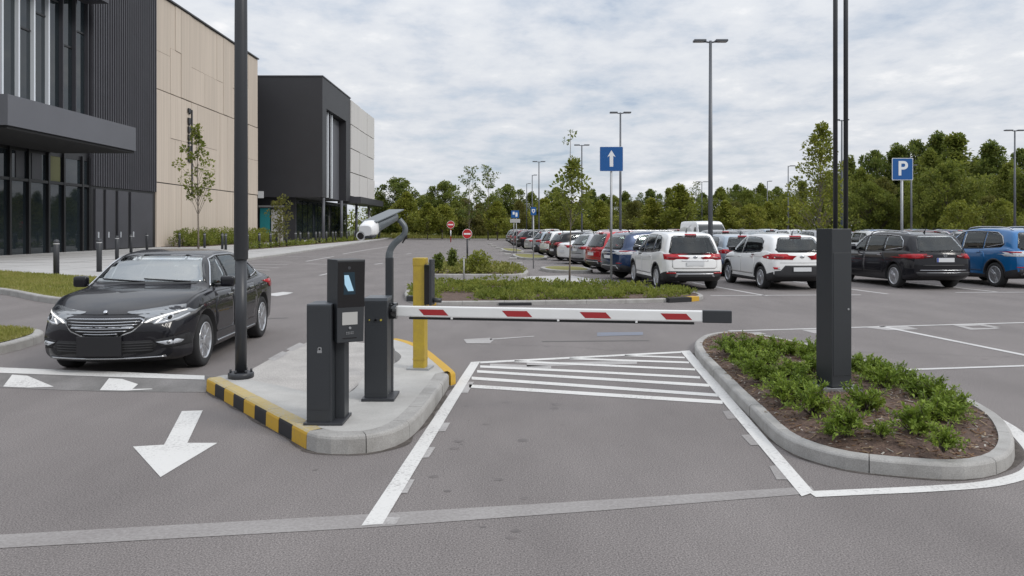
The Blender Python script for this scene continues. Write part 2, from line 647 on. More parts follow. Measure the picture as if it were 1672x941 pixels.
def mir(poly):
    return [(-p[0], p[1]) for p in poly][::-1]


def frame_ring(mb, bvh, poly, frame, width, off, mi):
    """a border band round a window, following the body"""
    out = offset_poly(poly, width)
    inn = offset_poly(poly, -.006)
    n = len(poly)
    for i in range(n):
        j = (i + 1) % n
        patch(mb, bvh, [inn[i], inn[j], out[j], out[i]], frame, off, mi, step=.12)


def patch_obj(name, mats, parent, bvh, items, step=.07):
    """items: (polygon, frame, offset, material slot)"""
    mb = MB()
    for it in items:
        patch(mb, bvh, it[0], it[1], it[2], it[3] if len(it) > 3 else 0, step)
    return mb.build(name, mats, parent)


WHEEL = {}


def wheel_meshes(r, style):
    k = (round(r, 3), style)
    if k in WHEEL: return WHEEL[k]
    w = .11
    t = MB()
    t.lathe([(r * .70, -w * .9), (r * .9, -w), (r * .975, -w * .86), (r, -w * .6), (r, w * .6), (r * .975, w * .86), (r * .9, w), (r * .70, w * .92), (r * .68, w * .4), (r * .68, -w * .4)], axis='X', n=40)
    tm = t.mesh('tyre', MATS['rubber'])
    q = MB()
    q.lathe([(r * .66, w * .1), (r * .685, w * .35), (.02, w * .30)], axis='X', n=32, mi=1)
    q.lathe([(r * .66, w * .5), (r * .66, w * .97), (r * .705, w * .97), (r * .715, w * .80)], axis='X', n=40, mi=0)
    q.lathe([(.03, w * .4), (.075, w * .75), (.07, w * .92), (.03, w * .95)], axis='X', n=20, mi=0)
    n = {'five': 5, 'multi': 10, 'double': 5, 'ten': 10}[style]
    for i in range(n):
        a = i * 2 * math.pi / n
        offs = (0,) if style in ('five', 'multi') else (-.11, .11)
        if style == 'ten': offs = (-.045, .045)
        for o in offs:
            ax = Vector((0, math.cos(a), math.sin(a)))
            tn = Vector((0, -math.sin(a), math.cos(a)))
            th = {'five': .035, 'multi': .017, 'double': .017, 'ten': .010}[style]
            p0, p1 = ax * .05 + tn * o * .25, ax * (r * .68) + tn * o * (r * .9)
            dd = (p1 - p0).normalized(); sd = Vector((1, 0, 0)).cross(dd)
            V = []
            for p, hh, ww_ in ((p0, .92, 1.25), (p1, .86, .9)):
                V += [p + Vector((w * hh, 0, 0)) + sd * th * ww_, p + Vector((w * hh, 0, 0)) - sd * th * ww_, p + Vector((w * .42, 0, 0)) - sd * th * 1.3, p + Vector((w * .42, 0, 0)) + sd * th * 1.3]
            q.add(V, [(0, 1, 5, 4), (1, 2, 6, 5), (3, 0, 4, 7)], 0)
            q.f[-3:] = [f[::-1] for f in q.f[-3:]]
    rm = q.mesh('rim', [MATS['rim_silver'], MATS['rim_dark']])
    WHEEL[k] = (tm, rm)
    return WHEEL[k]


def common_top(kind):
    pass


def rect(x0, x1, z0, z1):
    return [(x0, z0), (x1, z0), (x1, z1), (x0, z1)]


SPECS = {
    'saloon': dict(
        L=4.88, W=1.87, axles=(-1.40, 1.42), wheel_r=.335, rim='ten', bow_front=.34, nose=.10, nose_z=.50, tumble=.40,
        top=[(-2.44, .86), (-2.40, .96), (-2.25, 1.03), (-1.9, 1.07), (-1.62, 1.14), (-1.0, 1.38), (-.5, 1.465), (-.1, 1.485), (.25, 1.455), (.55, 1.37), (1.02, 1.10), (1.16, 1.035), (1.5, .99), (1.9, .925), (2.2, .845), (2.37, .755), (2.44, .63)],
        belt=[(-2.44, .80), (-2.2, .95), (-1.6, .985), (0, .945), (1.1, .94), (1.5, .925), (1.9, .875), (2.2, .80), (2.37, .70), (2.44, .56)],
        under=[(-2.44, .34), (-2.2, .24), (-1.4, .19), (1.5, .17), (2.2, .18), (2.44, .24)],
        width=[(-2.44, .80), (-2.1, .89), (-1.3, .93), (1.3, .935), (1.9, .91), (2.25, .85), (2.44, .78)],
        sill=[(-2.44, .45), (-1.2, .34), (1.2, .32), (2.44, .38)],
        side=[[(.98, 1.0), (.86, 1.0), (.30, .985), (.28, 1.385), (.50, 1.345)], [(.20, .985), (-.72, 1.0), (-.95, 1.335), (-.4, 1.39), (.18, 1.392)], [(-.82, 1.005), (-1.30, 1.04), (-1.33, 1.085), (-1.02, 1.30)]],
        wind=[(-.74, 1.07), (.74, 1.07), (.56, 1.37), (.3, 1.39), (-.3, 1.39), (-.56, 1.37)],
        rear=[(-.60, 1.16), (.60, 1.16), (.50, 1.40), (-.50, 1.40)], trim=True,
        doors=[[(1.02, .40), (1.06, .70), (1.0, .93), (.25, .925), (.25, .40)], [(.24, .40), (.24, .925), (-.9, .94), (-1.05, .72), (-.85, .40)]], handles=[(.38, .86), (-.72, .88)],
        mirror=(.80, 1.0), tail_z=.7),
    'crossover': dict(
        L=4.65, W=1.85, axles=(-1.36, 1.36), wheel_r=.355, rim='multi', bow_rear=.16, bow_front=.28, nose_z=.6, clad=True, tumble=.27,
        top=[(-2.325, 1.00), (-2.28, 1.10), (-2.20, 1.25), (-2.02, 1.56), (-1.93, 1.635), (-1.6, 1.70), (-1.0, 1.735), (-.3, 1.74), (.2, 1.70), (.5, 1.60), (1.12, 1.20), (1.28, 1.12), (1.6, 1.08), (2.0, 1.0), (2.2, .92), (2.325, .78)],
        belt=[(-2.325, .94), (-2.15, 1.08), (-1.8, 1.13), (-1.0, 1.09), (0, 1.05), (1.2, 1.02), (1.6, 1.0), (2.0, .92), (2.325, .66)],
        under=[(-2.325, .40), (-2.1, .29), (-1.4, .23), (1.5, .22), (2.1, .24), (2.325, .36)],
        width=[(-2.325, .83), (-2.05, .895), (-1.3, .925), (1.3, .925), (1.9, .90), (2.2, .84), (2.325, .77)],
        sill=[(-2.325, .58), (-1.9, .50), (-1.2, .36), (1.2, .36), (1.9, .50), (2.325, .56)],
        side=[[(.92, 1.10), (.25, 1.09), (.25, 1.60), (.42, 1.56)], [(.16, 1.09), (-.78, 1.12), (-.78, 1.615), (.15, 1.625)], [(-.87, 1.125), (-1.52, 1.17), (-1.62, 1.25), (-1.42, 1.52), (-1.25, 1.585), (-.87, 1.612)]],
        wind=[(-.70, 1.19), (.70, 1.19), (.58, 1.60), (.3, 1.63), (-.3, 1.63), (-.58, 1.60)],
        rear=[(-.70, 1.13), (-.66, 1.08), (.66, 1.08), (.70, 1.13), (.565, 1.55), (.50, 1.585), (-.50, 1.585), (-.565, 1.55)],
        doors=[[(1.0, .45), (1.05, .8), (1.0, 1.03), (.20, 1.06), (.20, .45)], [(.19, .45), (.19, 1.06), (-.85, 1.09), (-.98, .80), (-.82, .45)]], handles=[(.36, .96), (-.66, .99)],
        mirror=(.72, 1.12), style='crossover'),
    'hatchback': dict(
        L=4.25, W=1.80, axles=(-1.28, 1.28), wheel_r=.33, rim='double', bow_rear=.16, bow_front=.28, nose_z=.55, clad=True, tumble=.27,
        top=[(-2.125, 1.0), (-2.09, 1.09), (-2.01, 1.22), (-1.83, 1.44), (-1.73, 1.52), (-1.4, 1.575), (-.8, 1.605), (-.2, 1.605), (.25, 1.56), (.55, 1.45), (1.08, 1.12), (1.22, 1.06), (1.5, 1.02), (1.85, .93), (2.02, .85), (2.125, .70)],
        belt=[(-2.125, .94), (-1.95, 1.05), (-1.6, 1.09), (-1.0, 1.04), (0, .99), (1.1, .96), (1.5, .94), (1.85, .85), (2.125, .60)],
        under=[(-2.125, .38), (-1.9, .27), (-1.3, .21), (1.4, .20), (1.95, .22), (2.125, .32)],
        width=[(-2.125, .80), (-1.85, .87), (-1.2, .90), (1.2, .90), (1.75, .875), (2.02, .81), (2.125, .74)],
        sill=[(-2.125, .53), (-1.8, .46), (-1.1, .32), (1.1, .32), (1.75, .44), (2.125, .50)],
        side=[[(.90, 1.03), (.22, 1.03), (.22, 1.465), (.40, 1.43)], [(.13, 1.03), (-.78, 1.075), (-1.2, 1.10), (-1.30, 1.18), (-1.22, 1.36), (-1.0, 1.455), (-.5, 1.485), (.12, 1.485)]],
        wind=[(-.68, 1.12), (.68, 1.12), (.56, 1.48), (.3, 1.50), (-.3, 1.50), (-.56, 1.48)],
        rear=[(-.66, 1.15), (-.62, 1.10), (.62, 1.10), (.66, 1.15), (.52, 1.44), (.47, 1.47), (-.47, 1.47), (-.52, 1.44)],
        doors=[[(.98, .42), (1.02, .72), (.96, .97), (.17, 1.0), (.17, .42)], [(.16, .42), (.16, 1.0), (-.80, 1.04), (-.92, .75), (-.76, .42)]], handles=[(.32, .90), (-.62, .94)],
        mirror=(.70, 1.06), style='hatchback'),
    'estate': dict(
        L=4.86, W=1.86, axles=(-1.40, 1.40), wheel_r=.345, rim='double', bow_rear=.16, bow_front=.30, nose_z=.5, tumble=.28,
        top=[(-2.43, .99), (-2.39, 1.07), (-2.28, 1.20), (-1.98, 1.50), (-1.88, 1.545), (-1.4, 1.60), (-.7, 1.635), (-.1, 1.63), (.25, 1.58), (.55, 1.48), (1.10, 1.14), (1.25, 1.07), (1.6, 1.03), (2.0, .94), (2.28, .83), (2.43, .68)],
        belt=[(-2.43, .92), (-2.2, 1.03), (-1.6, 1.06), (0, 1.0), (1.2, .97), (1.6, .94), (2.0, .86), (2.43, .58)],
        under=[(-2.43, .38), (-2.2, .28), (-1.4, .21), (1.5, .20), (2.2, .22), (2.43, .30)],
        width=[(-2.43, .83), (-2.1, .90), (-1.3, .93), (1.3, .93), (1.9, .90), (2.28, .83), (2.43, .76)],
        sill=[(-2.43, .50), (-1.8, .42), (-1.2, .34), (1.2, .34), (2.43, .42)],
        side=[[(.92, 1.04), (.28, 1.03), (.28, 1.50), (.46, 1.46)], [(.19, 1.03), (-.74, 1.06), (-.74, 1.525), (.18, 1.53)], [(-.82, 1.063), (-1.62, 1.10), (-1.74, 1.17), (-1.66, 1.36), (-1.45, 1.485), (-.82, 1.525)]],
        wind=[(-.70, 1.13), (.70, 1.13), (.60, 1.50), (.3, 1.52), (-.3, 1.52), (-.60, 1.50)],
        rear=[(-.68, 1.11), (-.64, 1.07), (.64, 1.07), (.68, 1.11), (.53, 1.48), (.49, 1.50), (-.49, 1.50), (-.53, 1.48)], trim=True, rails=True,
        doors=[[(1.02, .42), (1.06, .74), (1.0, .98), (.24, .995), (.24, .42)], [(.23, .42), (.23, .995), (-.82, 1.025), (-1.0, .78), (-.84, .42)]], handles=[(.38, .90), (-.66, .93)],
        mirror=(.72, 1.06), style='estate'),
    'suv': dict(
        L=4.75, W=1.92, axles=(-1.38, 1.40), wheel_r=.375, rim='double', bow_rear=.16, bow_front=.28, nose_z=.62, clad=True, tumble=.26,
        top=[(-2.375, 1.05), (-2.33, 1.15), (-2.25, 1.30), (-2.08, 1.62), (-1.98, 1.70), (-1.6, 1.77), (-1.0, 1.81), (-.3, 1.815), (.2, 1.77), (.5, 1.67), (1.12, 1.27), (1.28, 1.18), (1.6, 1.14), (2.0, 1.06), (2.25, .97), (2.375, .82)],
        belt=[(-2.375, 1.0), (-2.2, 1.14), (-1.8, 1.19), (-1.0, 1.15), (0, 1.12), (1.2, 1.08), (1.6, 1.05), (2.0, .97), (2.375, .70)],
        under=[(-2.375, .42), (-2.1, .31), (-1.4, .25), (1.5, .24), (2.1, .26), (2.375, .38)],
        width=[(-2.375, .86), (-2.1, .93), (-1.3, .96), (1.3, .96), (1.9, .935), (2.25, .87), (2.375, .80)],
        sill=[(-2.375, .58), (-1.9, .50), (-1.2, .38), (1.2, .38), (1.9, .50), (2.375, .56)],
        side=[[(.92, 1.16), (.25, 1.16), (.25, 1.67), (.42, 1.63)], [(.16, 1.16), (-.78, 1.185), (-.78, 1.69), (.15, 1.695)], [(-.86, 1.19), (-1.58, 1.235), (-1.68, 1.31), (-1.55, 1.54), (-1.30, 1.66), (-.86, 1.688)]],
        wind=[(-.72, 1.26), (.72, 1.26), (.60, 1.66), (.3, 1.70), (-.3, 1.70), (-.60, 1.66)],
        rear=[(-.72, 1.22), (-.68, 1.17), (.68, 1.17), (.72, 1.22), (.58, 1.60), (.53, 1.64), (-.53, 1.64), (-.58, 1.60)], trim=True, rails=True,
        doors=[[(1.02, .48), (1.08, .85), (1.0, 1.09), (.20, 1.13), (.20, .48)], [(.19, .48), (.19, 1.13), (-.85, 1.155), (-1.0, .85), (-.84, .48)]], handles=[(.36, 1.02), (-.66, 1.05)],
        mirror=(.72, 1.18), style='suv'),
    'van': dict(
        L=5.3, W=1.98, axles=(-1.6, 1.65), wheel_r=.35, rim='five', bow_rear=.04, bow_front=.25, nose_z=.6, tumble=.12, tail=.0,
        top=[(-2.65, 2.02), (-2.62, 2.12), (-2.5, 2.22), (-1.5, 2.26), (.4, 2.25), (.9, 2.18), (1.2, 2.0), (1.75, 1.42), (1.9, 1.30), (2.2, 1.20), (2.5, 1.05), (2.65, .85)],
        belt=[(-2.65, 1.2), (0, 1.2), (1.2, 1.15), (1.8, 1.10), (2.3, 1.02), (2.65, .70)],
        under=[(-2.65, .42), (-2.3, .32), (0, .25), (2.3, .25), (2.65, .36)],
        width=[(-2.65, .93), (-2.4, .98), (0, .99), (1.6, .98), (2.3, .92), (2.65, .80)],
        sill=[(-2.65, .6), (0, .42), (2.65, .5)],
        side=[[(1.45, 1.22), (.75, 1.22), (.72, 1.85), (1.0, 1.85)]],
        wind=[(-.78, 1.42), (.78, 1.42), (.72, 2.02), (-.72, 2.02)],
        rear=[(-.78, 1.28), (-.06, 1.28), (-.06, 1.90), (-.74, 1.90)], doors=[], handles=[], mirror=(1.2, 1.25), style='van'),
}


def make_car(kind, colour, detail=1):
    """one vehicle: body, glass, lights, wheels (> rim), mirrors, plate - every part its own mesh"""
    sp = SPECS[kind]
    root = empty('parked_car')
    pm = paint(colour)
    me, bvh = car_body(sp)
    me.materials.append(pm); me.materials.append(MATS['black_plastic'])
    me = cut_arches(me, sp)
    body = link('body', me, root)
    L2, W2 = sp['L'] / 2, sp['W'] / 2
    st = sp.get('style')

    def face_y(x, z, fr='B'):
        org, d = FR[fr]
        h = bvh.ray_cast(org(x, z), d)
        return h[0].y if h[0] is not None else (-L2 if fr == 'B' else L2)

    def face_x(y, z):
        h = bvh.ray_cast(Vector((3, y, z)), Vector((-1, 0, 0)))
        return h[0].x if h[0] is not None else W2
    # glass
    gm = MATS['car_glass'] if st != 'van' else MATS['privacy_glass']
    wm = MATS['windscreen_glass'] if st != 'van' else MATS['privacy_glass']

    def window(name, poly, fr, bw, g):
        mb = MB()
        frame_ring(mb, bvh, poly, fr, bw, .003, 1)
        patch(mb, bvh, poly, fr, .005, 0, .07, .001)
        return mb.build(name, [g, MATS['gloss_black']], root)
    window('windscreen', sp['wind'], 'F', .025, wm)
    window('rear_window', sp['rear'], 'B', .03, gm)
    for fr in 'RL':
        for poly in sp['side']:
            window('side_window', poly, fr, .03 if not sp.get('trim') else .022, gm)
        if sp.get('trim'):
            mb = MB()
            s = sp['side']
            top = [s[0][0], s[0][-1]] + ([s[0][-2]] if len(s[0]) > 4 else []) + [q for p in s[1:] for q in sorted([r for r in p if r[1] > (max(z for _, z in p) + min(z for _, z in p)) / 2], key=lambda r: -r[0])]
            top = top + [min(s[-1], key=lambda r: r[0])] + [min(s[-1], key=lambda r: r[1])]
            pts = []
            for (a, b) in zip(top, top[1:]):
                k = max(1, int(math.dist(a, b) / .08))
                for i in range(k):
                    u, v = lerp(a[0], b[0], i / k), lerp(a[1], b[1], i / k) + .012
                    org, d = FR[fr]
                    h = bvh.ray_cast(org(u, v), d)
                    if h[0] is not None:
                        pts.append(h[0] - d * .006)
            mb.tube(pts, .011, 6, 0)
            mb.build('window_trim', MATS['chrome'], root)
        for poly, hd in zip(sp['doors'], sp['handles']):
            dr = patch_obj('door', [pm, MATS['seam_dark']], root, bvh, [(offset_poly(poly, .007), fr, .0012, 1), (poly, fr, .003, 0)], step=.09)
            mb = MB()
            s = 1 if fr == 'R' else -1
            x = face_x(*hd)
            mb.box((s * (x + .012), hd[0], hd[1]), (.03, .19, .028))
            mb.build('handle', pm if colour != 'black' else MATS['chrome'], dr, bevel=.008)
        s = 1 if fr == 'R' else -1
        my, mz = sp['mirror']
        mb = MB()
        mb.box((0, 0, .08), (.19, .12, .15))
        mm = mb.mesh('mirror', [MATS['gloss_black'] if st in ('crossover', 'hatchback', 'van') else pm], bevel=.045, seg=4)
        mm.polygons.foreach_set('use_smooth', [True] * len(mm.polygons))
        m_ = link('mirror', mm, root)
        m_.location = (s * (face_x(my, mz - .06) + .13), my, mz - .02)
        m2 = MB(); m2.box((-s * .12, 0, .03), (.12, .05, .035)); m2.build('mirror_arm', MATS['gloss_black'], m_, bevel=.008)
    # cabin: seats, bench, dashboard and wheel, seen through the glass
    if st != 'van':
        dz = max(z for _, z in sp['top']) - 1.485
        yd = max(p[0] for p in sp['side'][0]) - .28
        for s in (-1, 1):
            mb = MB()
            mb.box((s * .36, yd - .78, .58 + dz), (.48, .5, .2)); mb.box((s * .36, yd - 1.06, .86 + dz), (.46, .15, .56), M=Matrix.Rotation(R(12), 3, 'X'))
            mb.box((s * .36, yd - 1.13, 1.19 + dz), (.24, .09, .17)); mb.tube([(s * .36, yd - 1.11, 1.05 + dz), (s * .36, yd - 1.13, 1.18 + dz)], .02, 6)
            mb.build('seat', MATS['seat_fabric'], root, bevel=.035, seg=2)
        mb = MB(); mb.box((0, yd - 1.85, .60 + dz), (1.2, .5, .2)); mb.box((0, yd - 2.08, .84 + dz), (1.2, .15, .5), M=Matrix.Rotation(R(14), 3, 'X'))
        for x in (-.38, .38): mb.box((x, yd - 2.15, 1.12 + dz), (.24, .08, .14))
        mb.build('rear_bench', MATS['seat_fabric'], root, bevel=.03, seg=2)
        mb = MB(); mb.box((0, yd + .12, .84 + dz), (1.38, .36, .22)); mb.build('dashboard', MATS['cabin_dark'], root, bevel=.05, seg=2)
        mb = MB(); c_ = Vector((-.36, yd - .22, .90 + dz)); q_ = Matrix.Rotation(R(65), 3, 'X')
        mb.tube([c_ + q_ @ Vector((.18 * math.cos(a), .18 * math.sin(a), 0)) for a in [k * math.pi / 9 for k in range(19)]], .016, 6, caps=False)
        mb.box(c_, (.34, .04, .03)); mb.tube([c_, c_ + Vector((0, .25, -.08))], .03, 6); mb.build('steering_wheel', MATS['cabin_dark'], root)
    # wheels
    tm, rm = wheel_meshes(sp['wheel_r'], sp['rim'])
    for y in sp['axles']:
        for s in (1, -1):
            w = link('wheel', tm, root)
            w.location = (s * (W2 - .125), y, sp['wheel_r'])
            w.rotation_euler = (0, 0, 0 if s > 0 else math.pi)
            link('rim', rm, w)
        if detail:
            mb = MB(); mb.tube([(-W2 + .2, y, sp['wheel_r']), (W2 - .2, y, sp['wheel_r'])], .05, 8, 0)
            mb.build('axle', MATS['black_plastic'], root)
    if sp.get('clad'):
        for fr in 'RL':
            for y in sp['axles']:
                r0 = sp['wheel_r'] + .056
                n = 22
                arc = [(y + (r0 + .05) * math.cos(a), sp['wheel_r'] + .02 + (r0 + .05) * math.sin(a)) for a in [math.pi * k / n for k in range(n + 1)]]
                arc2 = [(y + r0 * math.cos(a), sp['wheel_r'] + .02 + r0 * math.sin(a)) for a in [math.pi * k / n for k in range(n, -1, -1)]]
                patch_obj('arch_trim', [MATS['black_plastic']], root, bvh, [(arc + arc2, fr, .008, 0)], step=.06)
    if sp.get('rails'):
        for s in (1, -1):
            mb = MB()
            pts = []
            for i in range(14):
                y = lerp(-1.75, .35, i / 13)
                h = bvh.ray_cast(Vector((s * .60, y, 4)), Vector((0, 0, -1)))
                pts.append(h[0] + Vector((0, 0, .05 if 0 < i < 13 else .0)))
            mb.tube(pts, .018, 8, 0)
            mb.build('roof_rail', MATS['chrome'], root)
    if st in ('crossover', 'hatchback', 'estate', 'suv'):
        mb = MB()
        h = bvh.ray_cast(Vector((0, -1.45, 4)), Vector((0, 0, -1)))[0]
        mb.tube([h, h + Vector((0, -.04, .07)), h + Vector((0, -.11, .14 if st != 'suv' else .08))], [.03, .014, .004], 8, 0)
        mb.build('aerial', MATS['gloss_black'], root)

    # ------- rear ends
    def both(name, mats, items):
        for s in (1, -1):
            its = []
            for it in items:
                poly, fr = it[0], it[1]
                if fr == 'B' or fr == 'F':
                    its.append((poly if s > 0 else mir(poly), fr, *it[2:]))
                else:
                    its.append((poly, 'R' if s > 0 else 'L', *it[2:]))
            patch_obj(name, mats, root, bvh, its, step=.05)
    red = [MATS['red_lens'], MATS['dark_red_lens'], MATS['clear_lens']]
    PL = {'crossover': (.80, 0), 'hatchback': (.60, 0), 'estate': (.84, 0), 'suv': (.86, 0), 'van': (.75, 0), None: (.62, 0)}[st][0]
    if st == 'crossover':
        both('tail_light', red, [([(.42, .985), (.50, 1.035), (.80, 1.06), (.86, 1.05), (.86, .92), (.62, .91), (.48, .96)], 'B', .012, 0), ([(.52, .985), (.78, .99), (.78, .955), (.56, .945)], 'B', .016, 1),
                                 ([(-1.95, 1.075), (-2.3, 1.08), (-2.3, .93), (-2.13, .95)], 'R', .012, 0)])
        patch_obj('tailgate_trim', [MATS['chrome']], root, bvh, [(rect(-.40, .40, .875, .89), 'B', .014, 0)])
        patch_obj('rear_bumper', [MATS['black_plastic'], MATS['rim_silver']], root, bvh, [(rect(-.78, .78, .40, .585), 'B', .005, 0), ([(-.55, .50), (-.60, .515), (.60, .515), (.55, .50), (.60, .41), (.54, .41), (.49, .485), (-.49, .485), (-.54, .41), (-.60, .41)], 'B', .012, 1)])
        both('reflector', red, [(rect(.56, .82, .51, .545), 'B', .012, 0)])
        patch_obj('tailgate', [pm, MATS['seam_dark']], root, bvh, [([(-.672, .70), (-.60, .647), (.60, .647), (.672, .70), (.672, .91), (-.672, .91)], 'B', .001, 1), ([(-.665, .70), (-.595, .655), (.595, .655), (.665, .70), (.665, .915), (-.665, .915)], 'B', .004, 0)])
    elif st == 'hatchback':
        both('tail_light', red, [([(.40, .955), (.44, 1.0), (.80, 1.02), (.90, .99), (.90, .88), (.66, .88), (.50, .90)], 'B', .012, 0), ([(.50, .955), (.76, .975), (.72, .91), (.56, .915)], 'B', .016, 1), ([(-1.80, 1.04), (-2.1, 1.03), (-2.1, .87), (-1.95, .89)], 'R', .012, 0)])
        patch_obj('rear_bumper', [MATS['black_plastic']], root, bvh, [([(-.48, .71), (.48, .71), (.60, .57), (.77, .55), (.77, .36), (-.77, .36), (-.77, .55), (-.60, .57)], 'B', .006, 0)])
        both('reflector', red, [([(.62, .655), (.80, .665), (.78, .60), (.64, .60)], 'B', .012, 0), ([(.62, .645), (.69, .65), (.67, .605), (.60, .60)], 'B', .016, 2)])
        patch_obj('tailgate_seam', [MATS['seam_dark']], root, bvh, [(rect(-.62, .62, .778, .786), 'B', .003, 0)])
    elif st == 'estate':
        both('tail_light', red, [([(.36, .97), (.36, .91), (.60, .88), (.92, .87), (.93, 1.0), (.62, .995)], 'B', .012, 1), ([(.60, .985), (.60, .89), (.92, .885), (.92, .995)], 'B', .016, 0), (rect(.42, .52, .935, .945), 'B', .018, 2), ([(-1.98, 1.0), (-2.35, 1.005), (-2.35, .87), (-2.10, .88)], 'R', .012, 0)])
        patch_obj('rear_bumper', [MATS['black_plastic'], MATS['chrome']], root, bvh, [([(-.80, .50), (.80, .50), (.74, .36), (-.74, .36)], 'B', .005, 0), (rect(-.70, .70, .545, .560), 'B', .014, 1), (rect(-.52, .52, .475, .485), 'B', .014, 1), (rect(-.62, .62, .672, .70), 'B', .004, 0)])
        mb = MB()
        for r in (.052,):
            y = face_y(0, .97) - .012
            mb.lathe([(r - .009, -.006), (r - .009, .006), (r, .006), (r, -.006)], axis='Y', n=28, c=(0, y, .965))
            for a, b in (((-.022, .032), (0, -.002)), ((.022, .032), (0, -.002)), ((-.038, .018), (-.014, -.036)), ((.038, .018), (.014, -.036)), ((-.014, -.036), (0, -.006)), ((.014, -.036), (0, -.006))):
                mb.tube([(a[0], y, .965 + a[1]), (b[0], y, .965 + b[1])], .0055, 6)
        mb.build('badge', MATS['chrome'], root)
        mb = MB(); mb.box((.05, face_y(.05, 1.10) - .02, 1.105), (.34, .02, .018)); mb.build('wiper', MATS['black_plastic'], root)
    elif st == 'suv':
        both('tail_light', red, [([(.30, 1.02), (.30, .985), (.62, .985), (.66, .95), (.94, .95), (.95, 1.10), (.70, 1.09), (.62, 1.03)], 'B', .012, 2), ([(.70, 1.085), (.72, 1.055), (.95, 1.06), (.95, 1.10)], 'B', .017, 0), ([(-1.98, 1.10), (-2.3, 1.11), (-2.3, .96), (-2.12, 1.0)], 'R', .012, 2)])
        patch_obj('tailgate_trim', [MATS['chrome']], root, bvh, [(rect(-.34, .34, .985, 1.02), 'B', .014, 0), ([(-.74, .42), (-.60, .55), (.60, .55), (.74, .42), (.68, .42), (.56, .52), (-.56, .52), (-.68, .42)], 'B', .014, 0)])
        patch_obj('rear_bumper', [MATS['black_plastic']], root, bvh, [(rect(-.80, .80, .40, .585), 'B', .005, 0)])
        both('reflector', red, [(rect(.60, .86, .62, .65), 'B', .012, 0)])
    elif st == 'van':
        both('tail_light', red, [(rect(.86, .96, .85, 1.25), 'B', .012, 0)])
        patch_obj('tailgate_seam', [MATS['seam_dark']], root, bvh, [(rect(-.006, .006, .55, 2.05), 'B', .003, 0)])
    else:
        both('tail_light', red, [([(.48, .86), (.50, .92), (.90, .93), (.90, .80), (.6, .81)], 'B', .012, 0), ([(-2.0, .93), (-2.4, .93), (-2.4, .80), (-2.2, .82)], 'R', .012, 0)])
    if st in ('crossover', 'hatchback'):
        top = max(z for _, z in sp['rear'])
        patch_obj('brake_light', red, root, bvh, [(rect(-.17, .17, top + .035, top + .065), 'B', .02, 0)], step=.05)
        mb = MB(); z = min(z for _, z in sp['rear']) + .03
        mb.box((.12, face_y(.12, z) - .02, z), (.42, .02, .02)); mb.build('wiper', MATS['black_plastic'], root)
        mb = MB(); z = .99 if st == 'crossover' else .955
        mb.lathe([(.03, -.006), (.05, -.004), (.05, .004), (.03, .006)], axis='Y', n=20, c=(0, face_y(0, z) - .008, z), M=Matrix.Diagonal((1.3, 1, .8)))
        mb.build('badge', MATS['chrome'], root)
    mb = MB()
    y = face_y(.24, PL)
    y = min(y, face_y(0, PL)) - .012
    mb.box((0, y, PL), (.52, .015, .115))
    if st == 'estate':
        mb.box((-.235, y - .004, PL), (.045, .015, .112), mi=1)
    mb.build('number_plate', [MATS['plate_white'], MATS['plate_blue']], root)
    # ------- front ends (the hero saloon gets its own)
    zl = sp['nose_z'] + .2
    if kind != 'saloon':
        both('headlight', [MATS['headlight_chrome']], [([(.46, zl), (.50, zl + .09), (.84, zl + .15), (.90, zl + .13), (.86, zl + .03), (.66, zl - .01)], 'F', .008, 0)])
        patch_obj('grille', [MATS['gloss_black'], MATS['chrome']], root, bvh, [([(-.42, zl + .06), (.42, zl + .06), (.36, zl - .10), (-.36, zl - .10)], 'F', .005, 0), (rect(-.34, .34, zl - .03, zl - .015), 'F', .01, 1)])
        patch_obj('front_bumper', [MATS['black_plastic']], root, bvh, [([(-.58, zl - .26), (.58, zl - .26), (.50, zl - .40), (-.50, zl - .40)], 'F', .005, 0)])
    else:
        both('headlight', [MATS['headlight_chrome'], MATS['headlight_glow'], MATS['clear_lens'], MATS['seam_dark']],
             [([(.44, .655), (.50, .705), (.66, .755), (.84, .80), (.92, .80), (.90, .72), (.80, .665), (.66, .64), (.58, .635), (.55, .66)], 'F', .006, 0),
              ([(1.98, .84), (1.85, .845), (1.95, .775), (2.2, .70), (2.3, .70), (2.3, .78), (2.15, .81)], 'R', .006, 0),
              ([(.47, .664), (.53, .702), (.66, .742), (.84, .788), (.84, .776), (.67, .727), (.56, .690), (.50, .660)], 'F', .011, 1),
              ([(.575, .650), (.60, .652), (.66, .708), (.635, .708)], 'F', .011, 1),
              ([(.57, .645), (.67, .650), (.80, .680), (.87, .73), (.86, .745), (.79, .700), (.67, .668), (.58, .66)], 'F', .011, 2),
              ([(.72 + .035 * math.cos(a), .708 + .035 * math.sin(a)) for a in [k * math.pi / 6 for k in range(12)]], 'F', .012, 2),
              ([(.72 + .022 * math.cos(a), .708 + .022 * math.sin(a)) for a in [k * math.pi / 6 for k in range(12)]], 'F', .015, 3)])
        gp = [(-.42, .705), (.42, .705), (.455, .69), (.44, .655), (.36, .58), (.24, .535), (.10, .515), (-.10, .515), (-.24, .535), (-.36, .58), (-.44, .655), (-.455, .69)]
        gr = patch_obj('grille', [MATS['seam_dark'], MATS['chrome']], root, bvh, [(offset_poly(gp, .015), 'F', .008, 1), (gp, 'F', .012, 0)], step=.05)
        for z in (.675, .642, .609, .576, .545):
            hw = {.675: .43, .642: .405, .609: .365, .576: .30, .545: .20}[z]
            cv = .006
            up = [(lerp(-hw, hw, k / 12), z + .006 - cv * (1 - (2 * k / 12 - 1) ** 2)) for k in range(13)]
            patch_obj('slat', [MATS['chrome']], gr, bvh, [(up + [(p[0], p[1] - .0085) for p in up[::-1]], 'F', .017, 0)], step=.04)
